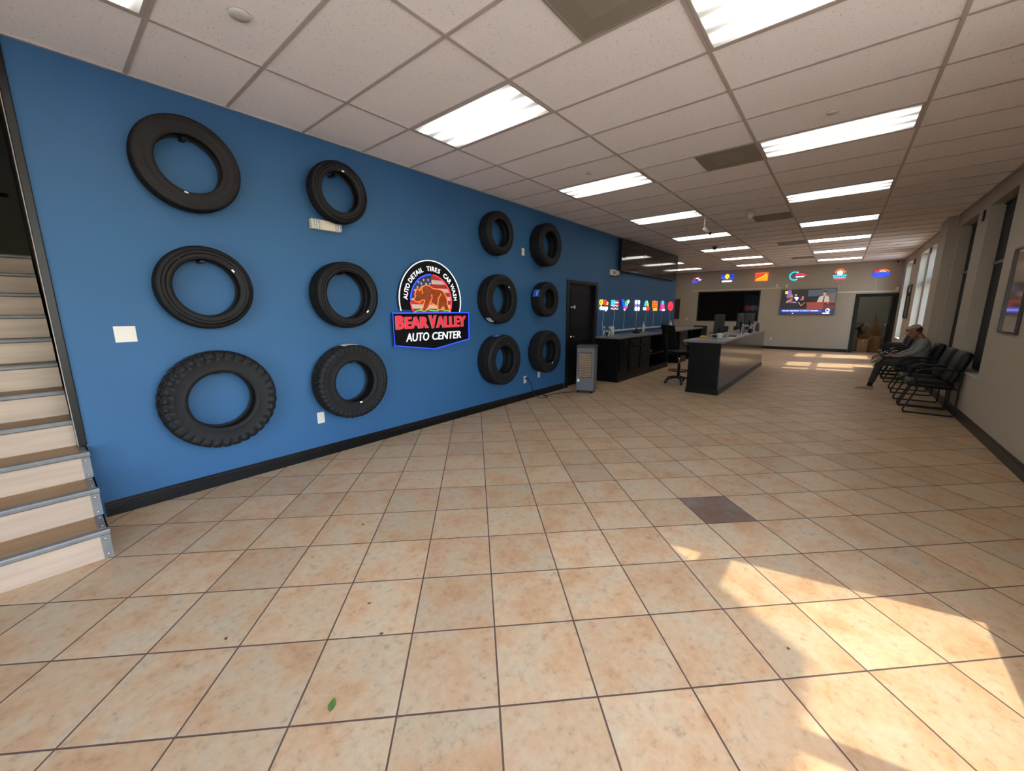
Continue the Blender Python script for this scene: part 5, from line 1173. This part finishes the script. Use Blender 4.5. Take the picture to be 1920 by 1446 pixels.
# ------------------------------------------------------------------ storage room things beyond the far door
t = thing('floor_fan', 'black round fan in the room beyond the far doorway', 'fan', (16.9, -5.12, 0), -.2)
b = MB(); b.tube([(0, .22 * math.cos(a), .84 + .22 * math.sin(a)) for a in [2 * PI * k / 28 for k in range(28)]], .008, 6, True)
for rr2 in (.06, .11, .165): b.tube([(-.05 * (1 - rr2 / .25), rr2 * math.cos(a), .84 + rr2 * math.sin(a)) for a in [2 * PI * k / 24 for k in range(24)]], .003, 5, True)
for k in range(24): a = 2 * PI * k / 24; b.tube([(-.05, .02 * math.cos(a), .84 + .02 * math.sin(a)), (-.03, .12 * math.cos(a), .84 + .12 * math.sin(a)), (0, .22 * math.cos(a), .84 + .22 * math.sin(a))], .0025, 4)
b.obj('grille', M['black_metal'], t)
for k in range(3):
    a = 2 * PI * k / 3; b = MB(); b.grid(6, 5, lambda i, j: Vector((.03 * (j / 4 - .5), (.03 + .16 * i / 5) * math.cos(a + .5 * (j / 4 - .5)), .84 + (.03 + .16 * i / 5) * math.sin(a + .5 * (j / 4 - .5))))); b.obj('blade', M['dark_grey'], t)
b = MB(); b.ell((.03, 0, .84), (.07, .07, .07)); b.obj('motor', M['black_plastic'], t); b = MB(); b.cyl((.04, 0, .03), (.04, 0, .80), .016); b.lathe([(.17, 0), (.17, .02), (.03, .035)], (.04, 0, 0), 24); b.obj('stand', M['black_metal'], t)
def carton(label, x, y, w, d, h, rz, z=0, mt='card'):
    t = thing('cardboard_box', label, 'box', (x, y, z), rz); b = MB(); b.box(-w / 2, w / 2, -d / 2, d / 2, 0, h, .004); b.obj('carton', M[mt], t)
    for s in (-1, 1): b = MB(); b.box(-w / 2, w / 2, s * d / 2 - .003, s * d / 2 + .003, 0, .14, mat3=Matrix.Translation((0, 0, h)) @ Matrix.Translation((0, s * d / 2, 0)) @ Matrix.Rotation(-s * .9, 4, 'X') @ Matrix.Translation((0, -s * d / 2, 0))); b.obj('flap', M[mt], t)
    b = MB(); b.box(-w / 2 - .001, w / 2 + .001, -.03, .03, h - .10, h + .001); b.obj('tape', M['card2'], t); return t
carton('closed cardboard box on the floor just inside the far doorway, under the fan', 16.55, -5.25, .34, .30, .46, .1)
carton('tall cardboard box behind the fan beyond the far doorway', 17.5, -5.35, .45, .42, .78, .1)
carton('wide cardboard box at the right inside the far doorway', 16.95, -5.62 - .0, .4, .30, .55, -.05)
b = MB(); b.prism([(-.26, 0), (.14, 0), (.16, .95)], -.02, .02, 'YZ'); o = b.obj('cardboard_sheet', M['card']); o.location = (18.2, -5.72, .55 - .55); o.scale = (1, 1, 1.6); tag(o, 'pointed cardboard sheet leaning behind the boxes beyond the far doorway', 'cardboard')
b = MB(); b.grid(16, 16, lambda i, j: Vector((-.18 + .36 * i / 15, -.22 + .44 * j / 15, .004 + .16 * max(0, (noise.noise(Vector((i * .33, j * .33, 5))) + .35)) * math.sin(PI * i / 15) * math.sin(PI * j / 15)))); o = b.obj('packing_paper', M['card2'], None, smooth=False); o.location = (17.48, -5.35, .795 + .12); tag(o, 'crumpled brown packing paper on top of the boxes beyond the far doorway', 'packing paper')

# ------------------------------------------------------------------ leaf and crumbs on the floor
b = MB(); lf = [(-.028, 0), (-.016, .013), (.004, .015), (.022, .006), (.030, -.001), (.020, -.010), (.002, -.014), (-.016, -.010)]
b.prism(lf, .0015, .0028, 'XY'); o = b.obj('leaf', M['leaf']); o.location = (-2.57, -3.15, 0); o.rotation_euler = (0, 0, .9); tag(o, 'small green leaf lying on the floor near the camera', 'leaf')
for (x, y, s, lab) in ((-2.74, -2.44, 1, 'left of the leaf, toward the stairs'), (-1.78, -2.0, 1.2, 'toward the neon bear sign'), (-2.25, -2.99, .8, 'just beyond the green leaf'), (-2.18, -2.76, 1, 'on a grout line beyond the green leaf'), (-1.10, -4.52, .7, 'on the sunlit tiles')):
    b = MB(); pts = [(.012 * s * math.cos(a) * random.uniform(.5, 1.1), .008 * s * math.sin(a) * random.uniform(.5, 1.1)) for a in [2 * PI * k / 8 for k in range(8)]]
    b.prism(pts, .0, .003, 'XY'); o = b.obj('dry_leaf_crumb', M['debris']); o.location = (x, y, 0.0005); o.rotation_euler = (0, 0, random.uniform(0, 3)); tag(o, 'brown dry leaf crumb on the floor ' + lab, 'leaf crumb')
